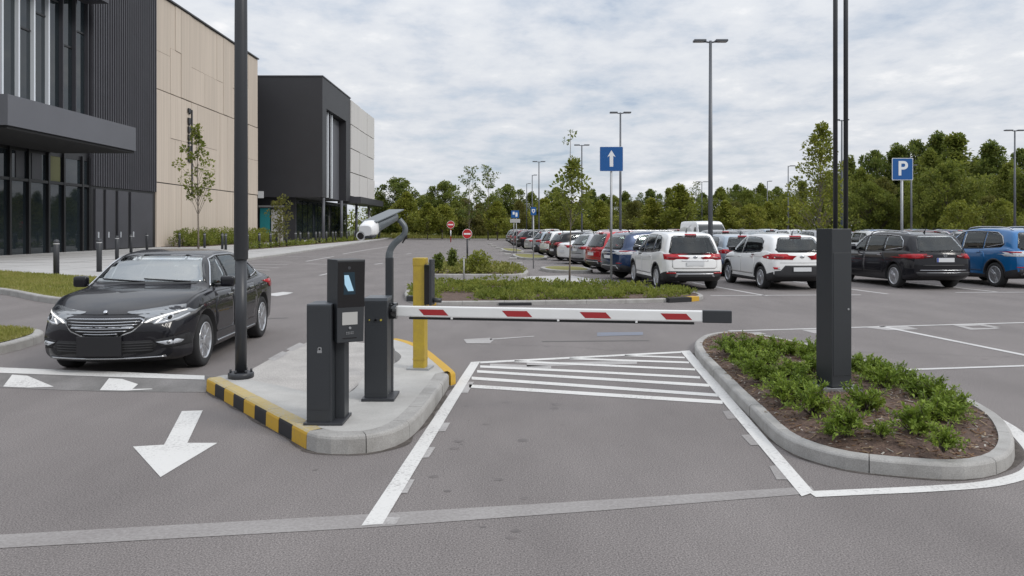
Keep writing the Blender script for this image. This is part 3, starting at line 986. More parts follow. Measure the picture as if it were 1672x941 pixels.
        patch_obj('lower_intake', [MATS['seam_dark'], MATS['black_plastic']], root, bvh, [([(-.62, .40), (-.55, .46), (.55, .46), (.62, .40), (.56, .31), (-.56, .31)], 'F', .004, 0)] + [(rect(-.57, .57, z, z + .012), 'F', .008, 1) for z in (.335, .365, .395, .425)])
        mb = MB()
        y = face_y(0, .44, 'F') + .025
        mb.box((0.0, y, .405), (.53, .02, .235)); mb.build('front_plate', MATS['plate_blank'], root, bevel=.006)
        patch_obj('chin_trim', [MATS['chrome']], root, bvh, [([(-.70, .262), (.70, .262), (.70, .247), (-.70, .247)], 'F', .010, 0)], step=.05)
        both('fog_lamp', [MATS['clear_lens'], MATS['seam_dark'], MATS['headlight_chrome']], [([(.58, .46), (.88, .50), (.88, .36), (.66, .36)], 'F', .004, 1), ([(.60, .435), (.80, .455), (.84, .43), (.82, .40), (.70, .395)], 'F', .010, 0), ([(.73 + .02 * math.cos(a), .425 + .02 * math.sin(a)) for a in [k * math.pi / 5 for k in range(10)]], 'F', .014, 2)])
        # bonnet shut line, emblem, wipers, sill strip
        patch_obj('bonnet_seam', [MATS['seam_dark']], root, bvh, [([(-.50, .765), (.50, .765), (.50, .759), (-.50, .759)], 'F', .003, 0)], step=.05)
        mb = MB()
        h = bvh.ray_cast(Vector((0, 2.27, 4)), Vector((0, 0, -1)))[0]
        mb.lathe([(.014, -.004), (.026, 0), (.026, .005), (.014, .006)], n=20, c=h + Vector((0, .03, .002)), M=Matrix.Rotation(R(-40), 3, 'X'))
        mb.build('badge', MATS['chrome'], root)
        for x0, x1, yy in ((-.60, .05, 0), (.02, .62, 0)):
            mb = MB(); pts = []
            for k in range(7):
                x = lerp(x0, x1, k / 6)
                h = bvh.ray_cast(Vector((x, 6, 1.065 + .035 * k / 6)), Vector((0, -1, 0)))[0]
                pts.append(h + Vector((0, .02, .012)))
            mb.tube(pts, .009, 6); mb.build('wiper', MATS['black_plastic'], root)
        for fr in 'RL':
            patch_obj('sill_trim', [MATS['chrome']], root, bvh, [([(.98, .285), (-.92, .285), (-.92, .262), (.98, .262)], fr, .012, 0)])
    return root


def recolour(o, colour, old):
    """paint slots of a copied car take another colour"""
    for ob in [o] + list(o.children_recursive):
        if ob.type == 'MESH':
            for sl in ob.material_slots:
                if sl.material == old:
                    sl.link = 'OBJECT'; sl.material = paint(colour)
# ------------------------------------------------------------------ ground, markings, kerbs
car_mats()
M = MATS
mat('asphalt', (.196, .177, .170), rough=.9, col2=(.132, .118, .114), scale=.8, stretch=(1, .38, 1), fac=(.26, .76), speck=.75, speck_scale=95, bump=.30, bscale=120)
mat('asphalt_patch', (.38, .36, .34), rough=.92, var=.12, scale=2, speck=.4, speck_scale=75, bump=.35, bscale=110)
mat('grass_base', (.09, .11, .035), rough=.95, col2=(.055, .075, .02), scale=.6, speck=.35, speck_scale=30)
mat('concrete', (.43, .42, .40), rough=.85, col2=(.33, .32, .305), scale=2.2, fac=(.35, .75), speck=.14, speck_scale=120, bump=.15, bscale=150)
mat('kerb_stone', (.36, .35, .335), rough=.88, col2=(.235, .225, .21), scale=3.0, fac=(.38, .75), speck=.2, speck_scale=110, bump=.2, bscale=140)
mat('paving', (.45, .44, .425), rough=.85, col2=(.37, .36, .35), scale=.8, speck=.1, speck_scale=40)
paint_mat('white_paint', (.60, .59, .57), (.24, .225, .22), wear=(.60, .80))
paint_mat('worn_white_paint', (.38, .365, .355), (.20, .185, .18), wear=(.50, .78))
paint_mat('faint_paint', (.30, .285, .275), (.19, .172, .167), wear=(.42, .75))
paint_mat('far_white_paint', (.52, .51, .50), (.22, .21, .205), wear=(.60, .78))
paint_mat('yellow_paint', (.50, .30, .028), (.27, .21, .12), wear=(.64, .80))
paint_mat('kerb_black_paint', (.016, .016, .018), (.12, .11, .10), wear=(.68, .86))
paint_mat('faded_yellow_paint', (.43, .33, .13), (.36, .34, .30), wear=(.52, .72))
paint_mat('blue_paint', (.14, .18, .26), (.17, .16, .16), wear=(.42, .70))
mat('soil', (.135, .088, .066), rough=.98, col2=(.06, .038, .03), scale=9, speck=.5, speck_scale=60, bump=.8, bscale=45)
mat('joint_dark', (.10, .095, .09), rough=.95)

g = MB(); g.sheet([(-900, -300), (900, -300), (900, 1500), (-900, 1500)], -.03)
tag(g.build('ground', M['grass_base']), kind='structure')
g = MB(); g.sheet([(-70, -14), (110, -14), (110, 126), (40, 128), (-5, 134), (-22, 142), (-70, 142)], 0)
tag(g.build('asphalt_road', M['asphalt']), kind='structure')


def marking(name, polys, m='white_paint', z=.004, px=True, label=None):
    mb = MB()
    for p in polys:
        q = [G(*a) if px else Vector((a[0], a[1], 0)) for a in p]
        # densify nothing: a flat sheet of paint
        mb.sheet(q, z)
    o = mb.build(name, M[m])
    return tag(o, kind='structure')


def pline(a, b, wa, wb):
    """a thin line between two picture points, widths in picture px measured vertically"""
    return [(a[0], a[1] - wa / 2), (b[0], b[1] - wb / 2), (b[0], b[1] + wb / 2), (a[0], a[1] + wa / 2)]


def gline(a, b, w):
    A, B = G(*a), G(*b)
    d = (B - A).normalized(); s = Vector((-d.y, d.x, 0)) * w / 2
    return [A + s, B + s, B - s, A - s]


def gpoly(pts, closed=False):
    return [G(*p) for p in pts]


marking('direction_arrow', [[(297, 672), (331, 671), (306, 724), (355, 724), (262, 780), (217, 730), (268, 727)]])
# the two lane edge lines with the ghost tabs of older paint
marking('lane_line', [[(769, 592), (784, 591), (625, 857), (590, 860)]], z=.006)
marking('lane_line', [[(1111, 574), (1126, 573), (1329, 805), (1309, 812)]], z=.006)
marking('worn_lane_line', [[(622, 845), (654, 845), (646, 857), (614, 859)], [(642, 783), (677, 784), (665, 806), (628, 806)], [(676, 731), (711, 731), (700, 748), (665, 749)], [(705, 691), (735, 691), (727, 705), (698, 706)], [(755, 624), (774, 624), (764, 642), (746, 642)]], 'worn_white_paint')
marking('worn_lane_line', [[(1180, 672), (1194, 671), (1206, 684), (1188, 685)], [(1210, 711), (1230, 710), (1246, 727), (1226, 728)], [(1256, 762), (1276, 760), (1296, 784), (1268, 784)]], 'faint_paint')
marking('stop_line', [[(-900, 908), (0, 874), (590, 841), (1000, 816), (1325, 795), (1332, 806), (1000, 833), (590, 863), (0, 896), (-900, 928)]], 'faint_paint', z=.003)
st = [((784, 592.5), (1112, 575.5), 3.0, 2.6), ((784, 599), (950, 607), 3.6, 3.6), ((950, 607), (1143, 617), 3.6, 3.6), ((779, 607), (1158, 630), 4, 4.6), ((770, 618), (1172, 646), 4.6, 5), ((766, 631), (1180, 657.5), 5.2, 5.6),
      ((840, 590.5), (1135, 604), 3.0, 3.2), ((930, 586), (1125, 592.5), 2.6, 2.8), ((1020, 581), (1118, 584.5), 2.2, 2.4)]
marking('crosshatch_line', [pline(*s) for s in st], z=.004)
marking('worn_crosshatch', [pline((860, 596), (1040, 592), 6, 5), pline((800, 596.5), (900, 600), 5, 4)], 'worn_white_paint', z=.002)
# outline of the planted island and the bays to the right of it
ol = [(1190, 543), (1229, 552), (1320, 573), (1409, 597), (1474, 617), (1542, 646), (1600, 672), (1648, 698), (1672, 720), (1690, 745), (1685, 768), (1655, 782), (1600, 793), (1500, 800), (1400, 804.5), (1325, 808)]
c = catmull(gpoly(ol), sub=6)
mb = MB()
for i in range(len(c) - 1):
    ws = []
    for k in (i, i + 1):
        d = (c[min(k + 1, len(c) - 1)] - c[max(k - 1, 0)]).normalized()
        ws.append(Vector((-d.y, d.x, 0)) * .06)
    mb.sheet([c[i] + ws[0], c[i + 1] + ws[1], c[i + 1] - ws[1], c[i] - ws[0]], .0045)
tag(mb.build('island_outline', M['white_paint']), kind='structure')
marking('bay_line', [gline((1190, 541), (2000, 518), .10), gline((1437, 533), (1800, 606), .12), gline((1460, 605), (2000, 587), .10)], 'far_white_paint', px=False, z=.005)
marking('worn_bay_symbol', [[(1555, 531), (1600, 528.5), (1634, 535), (1624, 536), (1600, 532), (1575, 533.5), (1590, 536.5), (1624, 536), (1634, 537.5), (1585, 539)], [(1308, 539), (1340, 538.5), (1370, 541), (1330, 545)], [(1195, 545), (1240, 543), (1252, 546), (1210, 549)], [(1405, 534), (1480, 533), (1500, 538), (1450, 540)]], 'worn_white_paint', z=.004)
marking('lane_symbol', [[(757, 554.5), (800, 552), (806, 556), (800, 561), (762, 561)], pline((800, 554.5), (872, 549.5), 2, 1.2)], 'worn_white_paint')
marking('lane_symbol', [pline((975, 546.5), (1050, 545), 6, 5)], 'blue_paint')
marking('tar_seam', [pline((885, 558), (1060, 556.5), 1.6, 1.3), pline((420, 521), (470, 519.5), 1.2, 1.2), pline((1150, 556), (1188, 552), 1.5, 1.3)], 'joint_dark', z=.002)
marking('dashed_line', [[(437, 587), (449, 590), (472, 577), (461, 574)], [(467, 571), (478, 574), (499, 563), (489, 560)]], 'worn_white_paint')
marking('faded_arrow', [[(440, 480), (462, 477), (479, 478), (470, 481), (452, 484), (441, 483)]], 'far_white_paint')
dash = [((412, 428), (478, 428)), ((408, 432), (470, 432.5)), ((406, 436), (455, 437)), ((405, 440), (440, 441.5)), ((404, 444), (425, 445)), ((500, 431), (535, 432)), ((500, 427), (545, 419)), ((522, 450), (540, 446)), ((587, 418), (605, 418)), ((612, 432), (625, 430)), ((560, 415), (600, 408)), ((600, 408), (640, 402)), ((640, 421), (650, 421)), ((470, 419), (540, 420)), ((664, 415), (672, 414))]
marking('parking_dash', [gline(a, b, .12) for a, b in dash], 'far_white_paint', px=False)


# ---- kerbs built stone by stone
def kerb(name, pts, width=.15, h=.15, stone=.9, side=1, closed=False, mats=('kerb_stone',), pick=None, gap=.007, z0=-.02):
    P = [Vector((p[0], p[1], 0)) for p in pts]
    if closed: P = P + [P[0]]
    S = [0]
    for a, b in zip(P, P[1:]): S.append(S[-1] + (b - a).length)
    T = S[-1]

    def ev(s):
        s = min(max(s, 0), T)
        for i in range(len(P) - 1):
            if s <= S[i + 1] + 1e-9:
                t = (s - S[i]) / max(1e-9, S[i + 1] - S[i])
                return P[i].lerp(P[i + 1], t)
        return P[-1]

    def nr(s):
        e = .06
        if closed:
            d = ev((s + e) % T) - ev((s - e) % T)
            if d.length > .5: d = ev(min(s + e, T)) - ev(max(s - e, 0))
        else:
            d = ev(s + e) - ev(s - e)
        d.normalize()
        return Vector((-d.y, d.x, 0)) * side
    n = max(1, round(T / stone)); L_ = T / n
    prof = [(0, z0), (.004, h * .80), (.012, h - .012), (.03, h), (width, h), (width, z0)]
    mb = MB()
    for i in range(n):
        a, b = i * L_ + gap / 2, (i + 1) * L_ - gap / 2
        k = max(1, int((b - a) / .14))
        o = len(mb.v)
        jit = random.uniform(-.003, .003)
        for j in range(k + 1):
            s = lerp(a, b, j / k); p, q = ev(s), nr(s)
            mb.v += [p + q * (u + jit) + Vector((0, 0, z)) for u, z in prof]
        fm, tm = pick(i, n) if pick else (0, 0)
        for j in range(k):
            for e in range(5):
                f = (o + j * 6 + e, o + (j + 1) * 6 + e, o + (j + 1) * 6 + e + 1, o + j * 6 + e + 1)
                mb.f.append(f if side < 0 else f[::-1]); mb.m.append(fm if e < 2 else tm); mb.s.append(False)
        for q, rv in ((o, 0), (o + k * 6, 1)):
            f = tuple(q + e for e in range(6)); mb.f.append(f[::-1] if rv else f); mb.m.append(fm); mb.s.append(False)
    ob = mb.build(name, [M[m] for m in mats])
    bm = bmesh.new(); bm.from_mesh(ob.data); bmesh.ops.recalc_face_normals(bm, faces=bm.faces); bm.to_mesh(ob.data); bm.free()
    tag(ob, kind='structure')
    # inner edge for the fill
    K = max(8, int(T / .15))
    return [ev(T * i / K) + nr(T * i / K) * (width - .004) for i in range(K if closed else K + 1)]


# ---- traffic island with the pay column and the barrier
fl = gpoly([(337, 639), (500, 734)])
in1 = kerb('striped_kerb', fl, .15, .15, (fl[1] - fl[0]).length / 9, side=1, mats=('yellow_paint', 'kerb_black_paint', 'faded_yellow_paint'), pick=lambda i, n: (i % 2, 2), gap=.004)
nose = catmull(gpoly([(500, 734), (522, 740.5), (550, 742.5), (580, 742), (610, 739), (638, 732), (660, 722), (680, 706), (700, 682), (718, 656), (733, 631)]), sub=5)
in2 = kerb('island_kerb', nose, .16, .15, .62, side=1)
yel = catmull(gpoly([(736, 630), (744, 627), (722, 606), (698, 586), (672, 573.5), (650, 568)]), sub=4)
in3 = kerb('yellow_kerb', yel, .14, .148, 1.2, side=1, mats=('yellow_paint',), gap=.003)
inner = [G(*p, .15) for p in [(645, 572), (655, 581), (648, 591), (622, 602), (594, 616), (578, 636), (545, 648), (500, 640), (455, 629), (414, 621), (396, 614), (366, 612), (345, 618)]]
inner = [inner[0]] + catmull(inner, sub=3)[1:]
slab = in1 + in2 + in3 + inner
mb = MB(); mb.prism([(p.x, p.y) for p in slab], -.02, .147)
tag(mb.build('island_paving', M['concrete']), kind='structure')
mb = MB()
mb.sheet([G(*p) for p in [(345, 640), (437, 589), (500, 560), (560, 556), (640, 566), (660, 585), (600, 615), (560, 650), (480, 645), (400, 625)]], .002)
tag(mb.build('asphalt_patch', M['asphalt_patch']), kind='structure')

# ---- low ramp across the exit lane, with white teeth on its face
fr = [G(-420, 624), G(0, 633.5), G(90, 637), G(180, 640), G(336, 641)]
bk = [G(-420, 601), G(0, 611), G(90, 614.5), G(180, 618), G(336, 625)]
mb = MB()
for i in range(4):
    P = []
    for a, b in ((fr[i], bk[i]), (fr[i + 1], bk[i + 1])):
        P += [a + Vector((0, 0, .003)), a.lerp(b, .55) + Vector((0, 0, .075)), b + Vector((0, 0, .08)), b + Vector((0, .35, .003))]
    mb.add(P, [(0, 4, 5, 1), (1, 5, 6, 2), (2, 6, 7, 3)])
mb.add([fr[4] + Vector((0, 0, .003)), fr[4].lerp(bk[4], .55) + Vector((0, 0, .075)), bk[4] + Vector((0, 0, .08)), bk[4] + Vector((0, .35, .003))], [(0, 1, 2, 3)])
tag(mb.build('speed_ramp', mat('ramp_concrete', (.20, .19, .185), rough=.9, col2=(.13, .125, .12), scale=1.8, speck=.25, speck_scale=90)), kind='structure')


def ramp_pt(px, t):
    """point on the ramp: t 0 at the foot, .55 at the crest, 1 at the back"""
    X = [-420, 0, 90, 180, 336]
    i = max(k for k in range(4) if X[k] <= px)
    u = (px - X[i]) / (X[i + 1] - X[i])
    a, b = fr[i].lerp(fr[i + 1], u), bk[i].lerp(bk[i + 1], u)
    z = lerp(.003, .075, t / .55) if t < .55 else lerp(.075, .08, (t - .55) / .45)
    return a.lerp(b, t) + Vector((0, 0, z + .004))


mb = MB()
for a, b in ((-419, 0), (0, 90), (90, 180), (180, 334)):
    mb.add([ramp_pt(a, .60), ramp_pt(b, .60), ramp_pt(b, 1.0), ramp_pt(a, 1.0)], [(0, 1, 2, 3)])
tag(mb.build('ramp_line', M['white_paint']), kind='structure')
mb = MB()
for (x0, x1, x2, x3) in ((5, 20, 45, 88), (163, 178, 200, 250), (-160, -145, -120, -75), (-330, -315, -290, -245)):
    mb.add([ramp_pt(x0, .03), ramp_pt(x1, .52), ramp_pt(x2, .50), ramp_pt(x3, .10), ramp_pt(lerp(x0, x3, .5), .03)], [(0, 4, 3, 2, 1)])
tag(mb.build('ramp_tooth', M['white_paint']), kind='structure')

# ---- planted island on the right
bed_out = [(1134, 577), (1142, 592), (1160, 613), (1188, 644), (1222, 679), (1263, 722), (1310, 748), (1378, 767), (1440, 775.5), (1510, 781.5), (1562, 784), (1610, 780), (1645, 767), (1657, 745), (1648, 716), (1623, 690), (1560, 655), (1490, 626), (1409, 600), (1330, 576), (1250, 559), (1190, 553), (1155, 557), (1138, 566)]
loop = catmull(gpoly(bed_out), closed=True, sub=4)
ins = kerb('bed_kerb', loop, .115, .118, 1.0, side=1, closed=True)
fv, ff, _ = fill2d([(p.x, p.y) for p in ins], .13)
mb = MB()
mb.add([(p.x, p.y, .10 + .09 * smooth(min((p - Vector((q.x, q.y))).length for q in ins) / .5) + .02 * noise.noise(Vector((p.x * 4, p.y * 4, 0)))) for p in fv], [tuple(f) for f in ff], 0, True)
soil = mb.build('soil', M['soil']); tag(soil, kind='structure')
bed_in = [(p.x, p.y) for p in ins]
rng = random.Random(3)
mb = MB()
k = 0
while k < 4200:
    x, y = rng.uniform(min(p[0] for p in bed_in), max(p[0] for p in bed_in)), rng.uniform(min(p[1] for p in bed_in), max(p[1] for p in bed_in))
    if not inside((x, y), bed_in): continue
    k += 1
    a = rng.uniform(0, 6.28); l = rng.uniform(.012, .05) if rng.random() < .8 else rng.uniform(.06, .13); w = rng.uniform(.004, .014)
    zs_ = .10 + .09 * smooth(min((Vector((x, y)) - Vector((q.x, q.y))).length for q in ins[::2]) / .5) + .02 * noise.noise(Vector((x * 4, y * 4, 0)))
    mb.box((x, y, zs_ + rng.uniform(-.002, .010)), (l, w, .005), M=Matrix.Rotation(a, 3, 'Z') @ Matrix.Rotation(rng.uniform(-.35, .35), 3, 'Y'), mi=rng.choice((0, 0, 1, 1, 2, 2, 3)))
mulch = mb.build('mulch', [mat('bark_chip', (.10, .06, .042), rough=.95), mat('straw', (.26, .19, .12), rough=.9), mat('dry_leaf', (.16, .09, .045), rough=.9), mat('pale_chip', (.36, .33, .29), rough=.9)])
tag(mulch, kind='stuff')

# ---- grit and dirt gathered along the foot of the kerbs
mat('gutter_dirt', (.055, .046, .040), rough=.98, col2=(.11, .095, .085), scale=7, speck=.4, speck_scale=80)


def gutter(name, pts, w0, seed):
    rg = random.Random(seed); mb = MB()
    P = [Vector((p[0], p[1], 0)) for p in pts]
    Q = []
    for i, p in enumerate(P):
        d = (P[min(i + 1, len(P) - 1)] - P[max(i - 1, 0)]).normalized()
        o = Vector((d.y, -d.x, 0))
        Q.append((p - o * .03, p + o * w0 * max(.12, .5 + 1.3 * noise.noise(Vector((p.x * 2.3, p.y * 2.3, seed))))))
    for (a, b), (c_, d_) in zip(Q, Q[1:]):
        mb.sheet([a, b, d_, c_], .0026)
    return tag(mb.build(name, M['gutter_dirt']), kind='structure')


gutter('gutter_dirt', nose, .075, 1)
gutter('gutter_dirt', loop[:64], .055, 2)
gutter('gutter_dirt', [fl[0].lerp(fl[1], k / 24) for k in range(25)], .035, 3)
# hairline cracks and drips of oil on the old surface
rg = random.Random(12)
mb = MB()
for (x, y, a, l) in ((3.9, 12.0, .05, 3.5), (-.5, 12.6, .0, 2.8), (6.2, 9.2, .15, 1.8)):
    p = Vector((x, y, 0)); w = rg.uniform(.0025, .005)
    for k in range(int(l / .07)):
        a += rg.uniform(-.5, .5); a *= .8
        q = p + Vector((math.cos(a), math.sin(a), 0)) * .07
        n_ = Vector((-math.sin(a), math.cos(a), 0)) * w
        mb.sheet([p + n_, q + n_, q - n_, p - n_], .0018); p = q
tag(mb.build('surface_crack', M['joint_dark']), kind='structure')
mat('oil_stain', (.095, .085, .082), rough=.7, col2=(.15, .132, .127), scale=9)
mb = MB()
for k in range(46):
    x, y = rg.choice(((-.25 + rg.gauss(0, .55), rg.uniform(4.2, 9)), (rg.uniform(-4, 7), rg.uniform(3.4, 16))))
    r = rg.uniform(.012, .05)
    mb.sheet([(x + r * rg.uniform(.7, 1.3) * math.cos(t * .7), y + r * rg.uniform(.7, 1.3) * math.sin(t * .7)) for t in range(9)], .0015)
tag(mb.build('oil_stain', M['oil_stain']), kind='structure')

# ---- beds in front of the parked cars
mb_out = catmull(gpoly([(690, 498), (800, 498.5), (950, 497), (1090, 494), (1136, 491.5), (1147, 486.5), (1110, 479), (1000, 470), (850, 465), (720, 465), (676, 472), (660, 486)]), closed=True, sub=4)
ins2 = kerb('middle_bed_kerb', mb_out, .12, .10, 1.0, side=1, closed=True, mats=('kerb_stone',))
fv, ff, _ = fill2d([(p.x, p.y) for p in ins2], .4)
mb = MB(); mb.add([(p.x, p.y, .09) for p in fv], [tuple(f) for f in ff], 0, True)
tag(mb.build('middle_bed_soil', M['soil']), kind='structure')
for (a, b, m1) in (((1092, 494.6), (1128, 492.8), 'kerb_black_paint'), ((1128, 492.7), (1140, 491.2), 'yellow_paint'), ((815, 499.2), (868, 498.8), 'kerb_black_paint'), ((686, 498.6), (712, 499.1), 'yellow_paint')):
    A, B = G(*a), G(*b)
    d = (B - A).normalized(); s = Vector((d.y, -d.x, 0)) * .03
    mb = MB(); mb.prism([A + s, B + s, B - s * 5.6, A - s * 5.6], .0, .112 if a[0] > 1000 else .06)
    tag(mb.build('painted_kerb_stone', M[m1]), kind='structure')
b2 = catmull(gpoly([(693, 453), (780, 454), (850, 453.5), (862, 447), (838, 439), (770, 436), (715, 437), (694, 444)]), closed=True, sub=4)
ins3 = kerb('rear_bed_kerb', b2, .18, .14, 1.2, side=1, closed=True)
fv, ff, _ = fill2d([(p.x, p.y) for p in ins3], .6)
mb = MB(); mb.add([(p.x, p.y, .13) for p in fv], [tuple(f) for f in ff], 0, True)
tag(mb.build('rear_bed_soil', M['soil']), kind='structure')
mb = MB(); mb.sheet([G(*p) for p in [(850, 452), (930, 450), (985, 458), (930, 461), (870, 459)]], .003)
tag(mb.build('pale_paving', M['paving']), kind='structure')

# ---- verges on the left and the pavement by the buildings
v1 = catmull([(-34, 31), (-26, 28.6), (-18, 24.5), (-14.5, 22.4), (-11.2, 19.4), (-9.6, 19.2), (-9.2, 20.6), (-10.8, 24.6), (-13.6, 26.9), (-17.5, 29.5), (-22, 32.4), (-34, 38)], closed=True, sub=4)
ins4 = kerb('verge_kerb', v1, .16, .15, 1.0, side=1, closed=True)
v2 = catmull([G(-260, 600), G(-80, 588), G(0, 579), G(50, 566), G(71, 557), G(66, 551), G(40, 548), G(0, 546), G(-120, 545), G(-300, 548)], closed=True, sub=4)
ins5 = kerb('verge_kerb', v2, .15, .14, 1.0, side=1, closed=True)
mat('lawn', (.16, .16, .035), rough=.95, col2=(.20, .175, .06), scale=1.6, speck=.4, speck_scale=45)
for q, nm in ((ins4, 'verge_soil'), (ins5, 'verge_soil')):
    fv, ff, _ = fill2d([(p.x, p.y) for p in q], .7)
    mb = MB(); mb.add([(p.x, p.y, .15) for p in fv], [tuple(f) for f in ff], 0, True)
    tag(mb.build(nm, M['lawn']), kind='structure')
pv = [(-75, 52), (-34, 38.2), (-22, 32.7), (-17.5, 29.8), (-14.6, 28.2), (-14.6, 35), (-15.3, 52), (-16.8, 75), (-18.4, 100), (-21, 140), (-75, 141)]
mb = MB(); mb.prism([(p[0], p[1]) for p in pv], -.02, .12)
tag(mb.build('pavement', M['paving']), kind='structure')
kerb('pavement_kerb', [(-14.45, 28.2), (-14.45, 35), (-15.15, 52), (-16.65, 75), (-18.25, 100), (-20.85, 140)], .15, .128, 1.0, side=1)
mb = MB()
for x in (-18.5, -22, -25.5, -29):
    mb.box((x, 84, .1215), (.03, 104, .003))
for i in range(30):
    mb.box((-24, 36 + i * 3.5, .122), (14 if i > 3 else 8, .03, .003))
tag(mb.build('paving_joint', M['joint_dark']), kind='structure')
mb = MB(); mb.prism([(-22.2, 64), (-20.6, 62.5), (-20.2, 70), (-20.6, 128), (-22.3, 128)], .10, .15)
tag(mb.build('strip_bed_soil', M['soil']), kind='structure')
# verge stones and grass wedges along the angled bays
for pts in ([(882, 441), (905, 446), (965, 446.5), (955, 441), (910, 439)], [(838, 418), (850, 424), (892, 424.5), (884, 419)], [(818, 408), (828, 412.5), (856, 413), (845, 409)]):
    q = catmull(gpoly(pts), closed=True, sub=4)
    i_ = kerb('bay_kerb', q, .2, .13, 1.5, side=-1 if sum(q[k].x * q[(k + 1) % len(q)].y - q[(k + 1) % len(q)].x * q[k].y for k in range(len(q))) < 0 else 1, closed=True)
    fv, ff, _ = fill2d([(p.x, p.y) for p in i_], .8)
    mb = MB(); mb.add([(p.x, p.y, .13) for p in fv], [tuple(f) for f in ff], 0, True)
    tag(mb.build('bay_verge', M['lawn']), kind='structure')
mb = MB()
for (px, py) in ((800, 400), (806, 403), (813, 406.5), (820, 411), (829, 417), (846, 433), (838, 424)):
    p = G(px, py); mb.box((p.x, p.y, .05), (.45, .7, .14))
tag(mb.build('verge_stone', M['kerb_stone'], bevel=.03), kind='structure')
# bay lines of the front row
LOT = Vector((-.055, 1, 0)).normalized(); LOTX = Vector((1, .055, 0)).normalized()
ln = []
for a in ((1252, 483.5), (1450, 480.5), (1628, 477)):
    A = G(*a); ln.append((A, A + Vector((-.16, 1, 0)) * 5.2))
for px in (1060,):
    A = G(px, 484); ln.append((A, A + Vector((-.16, 1, 0)) * 5.2))
A = G(1160, 483); ln.append((A, A + LOTX * 4.2))
A = G(1560, 478); ln.append((A, A + LOTX * 3))
mb = MB()
for a, b in ln:
    d = (b - a).normalized(); s = Vector((-d.y, d.x, 0)) * .055
    mb.sheet([a + s, b + s, b - s, a - s], .0042)
for k in range(9):
    a = Vector((2.6 - .06 * (k * 4), 28.0 + k * 4.1, 0)); b = a + Vector((math.sin(R(58)), math.cos(R(58)), 0)) * 4.6
    d = (b - a).normalized(); s = Vector((-d.y, d.x, 0)) * .06
    mb.sheet([a + s, b + s, b - s, a - s], .0048)
tag(mb.build('bay_line', M['far_white_paint']), kind='structure')
# ------------------------------------------------------------------ buildings
mat('dark_cladding', (.052, .052, .061), rough=.45, var=.08, scale=.5)
mat('dark_panel', (.026, .026, .030), rough=.55, var=.06, scale=.4)
mat('black_frame', (.010, .010, .012), rough=.4)
mat('facade_glass', (.02, .027, .032), rough=.03, metal=.10, spec=.6)
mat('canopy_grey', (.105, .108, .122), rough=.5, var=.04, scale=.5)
mat('pale_metal', (.70, .73, .77), rough=.3, metal=.15)
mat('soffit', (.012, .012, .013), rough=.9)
mat('olive_blind', (.16, .16, .075), rough=.8)
mat('grey_cladding', (.44, .43, .42), rough=.7, var=.06, scale=.3)


def panel_mat(name, c1, c2):
    m = mat(name, c1, rough=.8)
    N, L = m.node_tree.nodes, m.node_tree.links
    ge = N.new('ShaderNodeNewGeometry'); tc = N.new('ShaderNodeTexCoord')
    mp = N.new('ShaderNodeMapping'); mp.inputs['Scale'].default_value = (1, 2.6, .06)
    n = N.new('ShaderNodeTexNoise'); n.inputs['Scale'].default_value = 1.3; n.inputs['Detail'].default_value = 4
    L.new(tc.outputs['Object'], mp.inputs[0]); L.new(mp.outputs[0], n.inputs['Vector'])
    a = N.new('ShaderNodeMath'); a.operation = 'MULTIPLY_ADD'; a.inputs[1].default_value = .40
    L.new(ge.outputs['Random Per Island'], a.inputs[0])
    b = N.new('ShaderNodeMapRange'); b.inputs[1].default_value = .3; b.inputs[2].default_value = .7; b.inputs[4].default_value = .75
    L.new(n.outputs['Fac'], b.inputs[0]); L.new(b.outputs[0], a.inputs[2])
    mx = N.new('ShaderNodeMix'); mx.data_type = 'RGBA'
    mx.inputs[6].default_value = (*c1, 1); mx.inputs[7].default_value = (*c2, 1)
    L.new(a.outputs[0], mx.inputs[0]); L.new(mx.outputs[2], N['Principled BSDF'].inputs['Base Color'])
    return m


panel_mat('stone_panel', (.585, .505, .425), (.475, .41, .345))
panel_mat('grey_stone_panel', (.62, .60, .585), (.53, .515, .505))

XA = -31.5
A = empty('shopping_centre', (XA, 70, .12))
tag(A, 'large dark and beige building with canopy, ribbed metal wall and stone panels', 'building')


def ap(name, mb, m, parent=None, **k):
    par = parent if parent is not None else A
    base = A.location if parent is None or parent in A.children_recursive else None
    mb.v = [v - A.location for v in mb.v]
    return mb.build(name, m, par, **k)


mb = MB(); mb.box((XA - 15.4, 64.2, 11.3), (30, 68.2, 22.3)); ap('core', mb, M['dark_panel'])
# ribbed metal wall
mb = MB(); mb.box((XA - .1, 65.05, 14.45), (.2, 10.7, 18.9))
y = 59.85
while y < 70.3:
    mb.box((XA + .05, y, 14.45), (.10, .14, 18.9)); y += .36
ap('ribbed_wall', mb, M['dark_cladding'])
mb = MB(); mb.box((XA - .16, 65.05, 2.55), (.2, 10.7, 4.86)); ap('door_surround', mb, M['black_frame'])
for (x0, x1) in ((155, 168), (172, 188), (192, 209), (213, 249)):
    y0, y1 = -XA * F / (CX - x0), -XA * F / (CX - x1)
    mb = MB(); mb.box((XA - .03, (y0 + y1) / 2, 2.5), (.14, y1 - y0 - .1, 4.6))
    d = ap('door', mb, M['dark_cladding'], bevel=.01)
    mb = MB(); mb.box((XA + .09, y0 + .35, 1.3), (.08, .05, .45)); ap('handle', mb, M['pale_metal'], d)
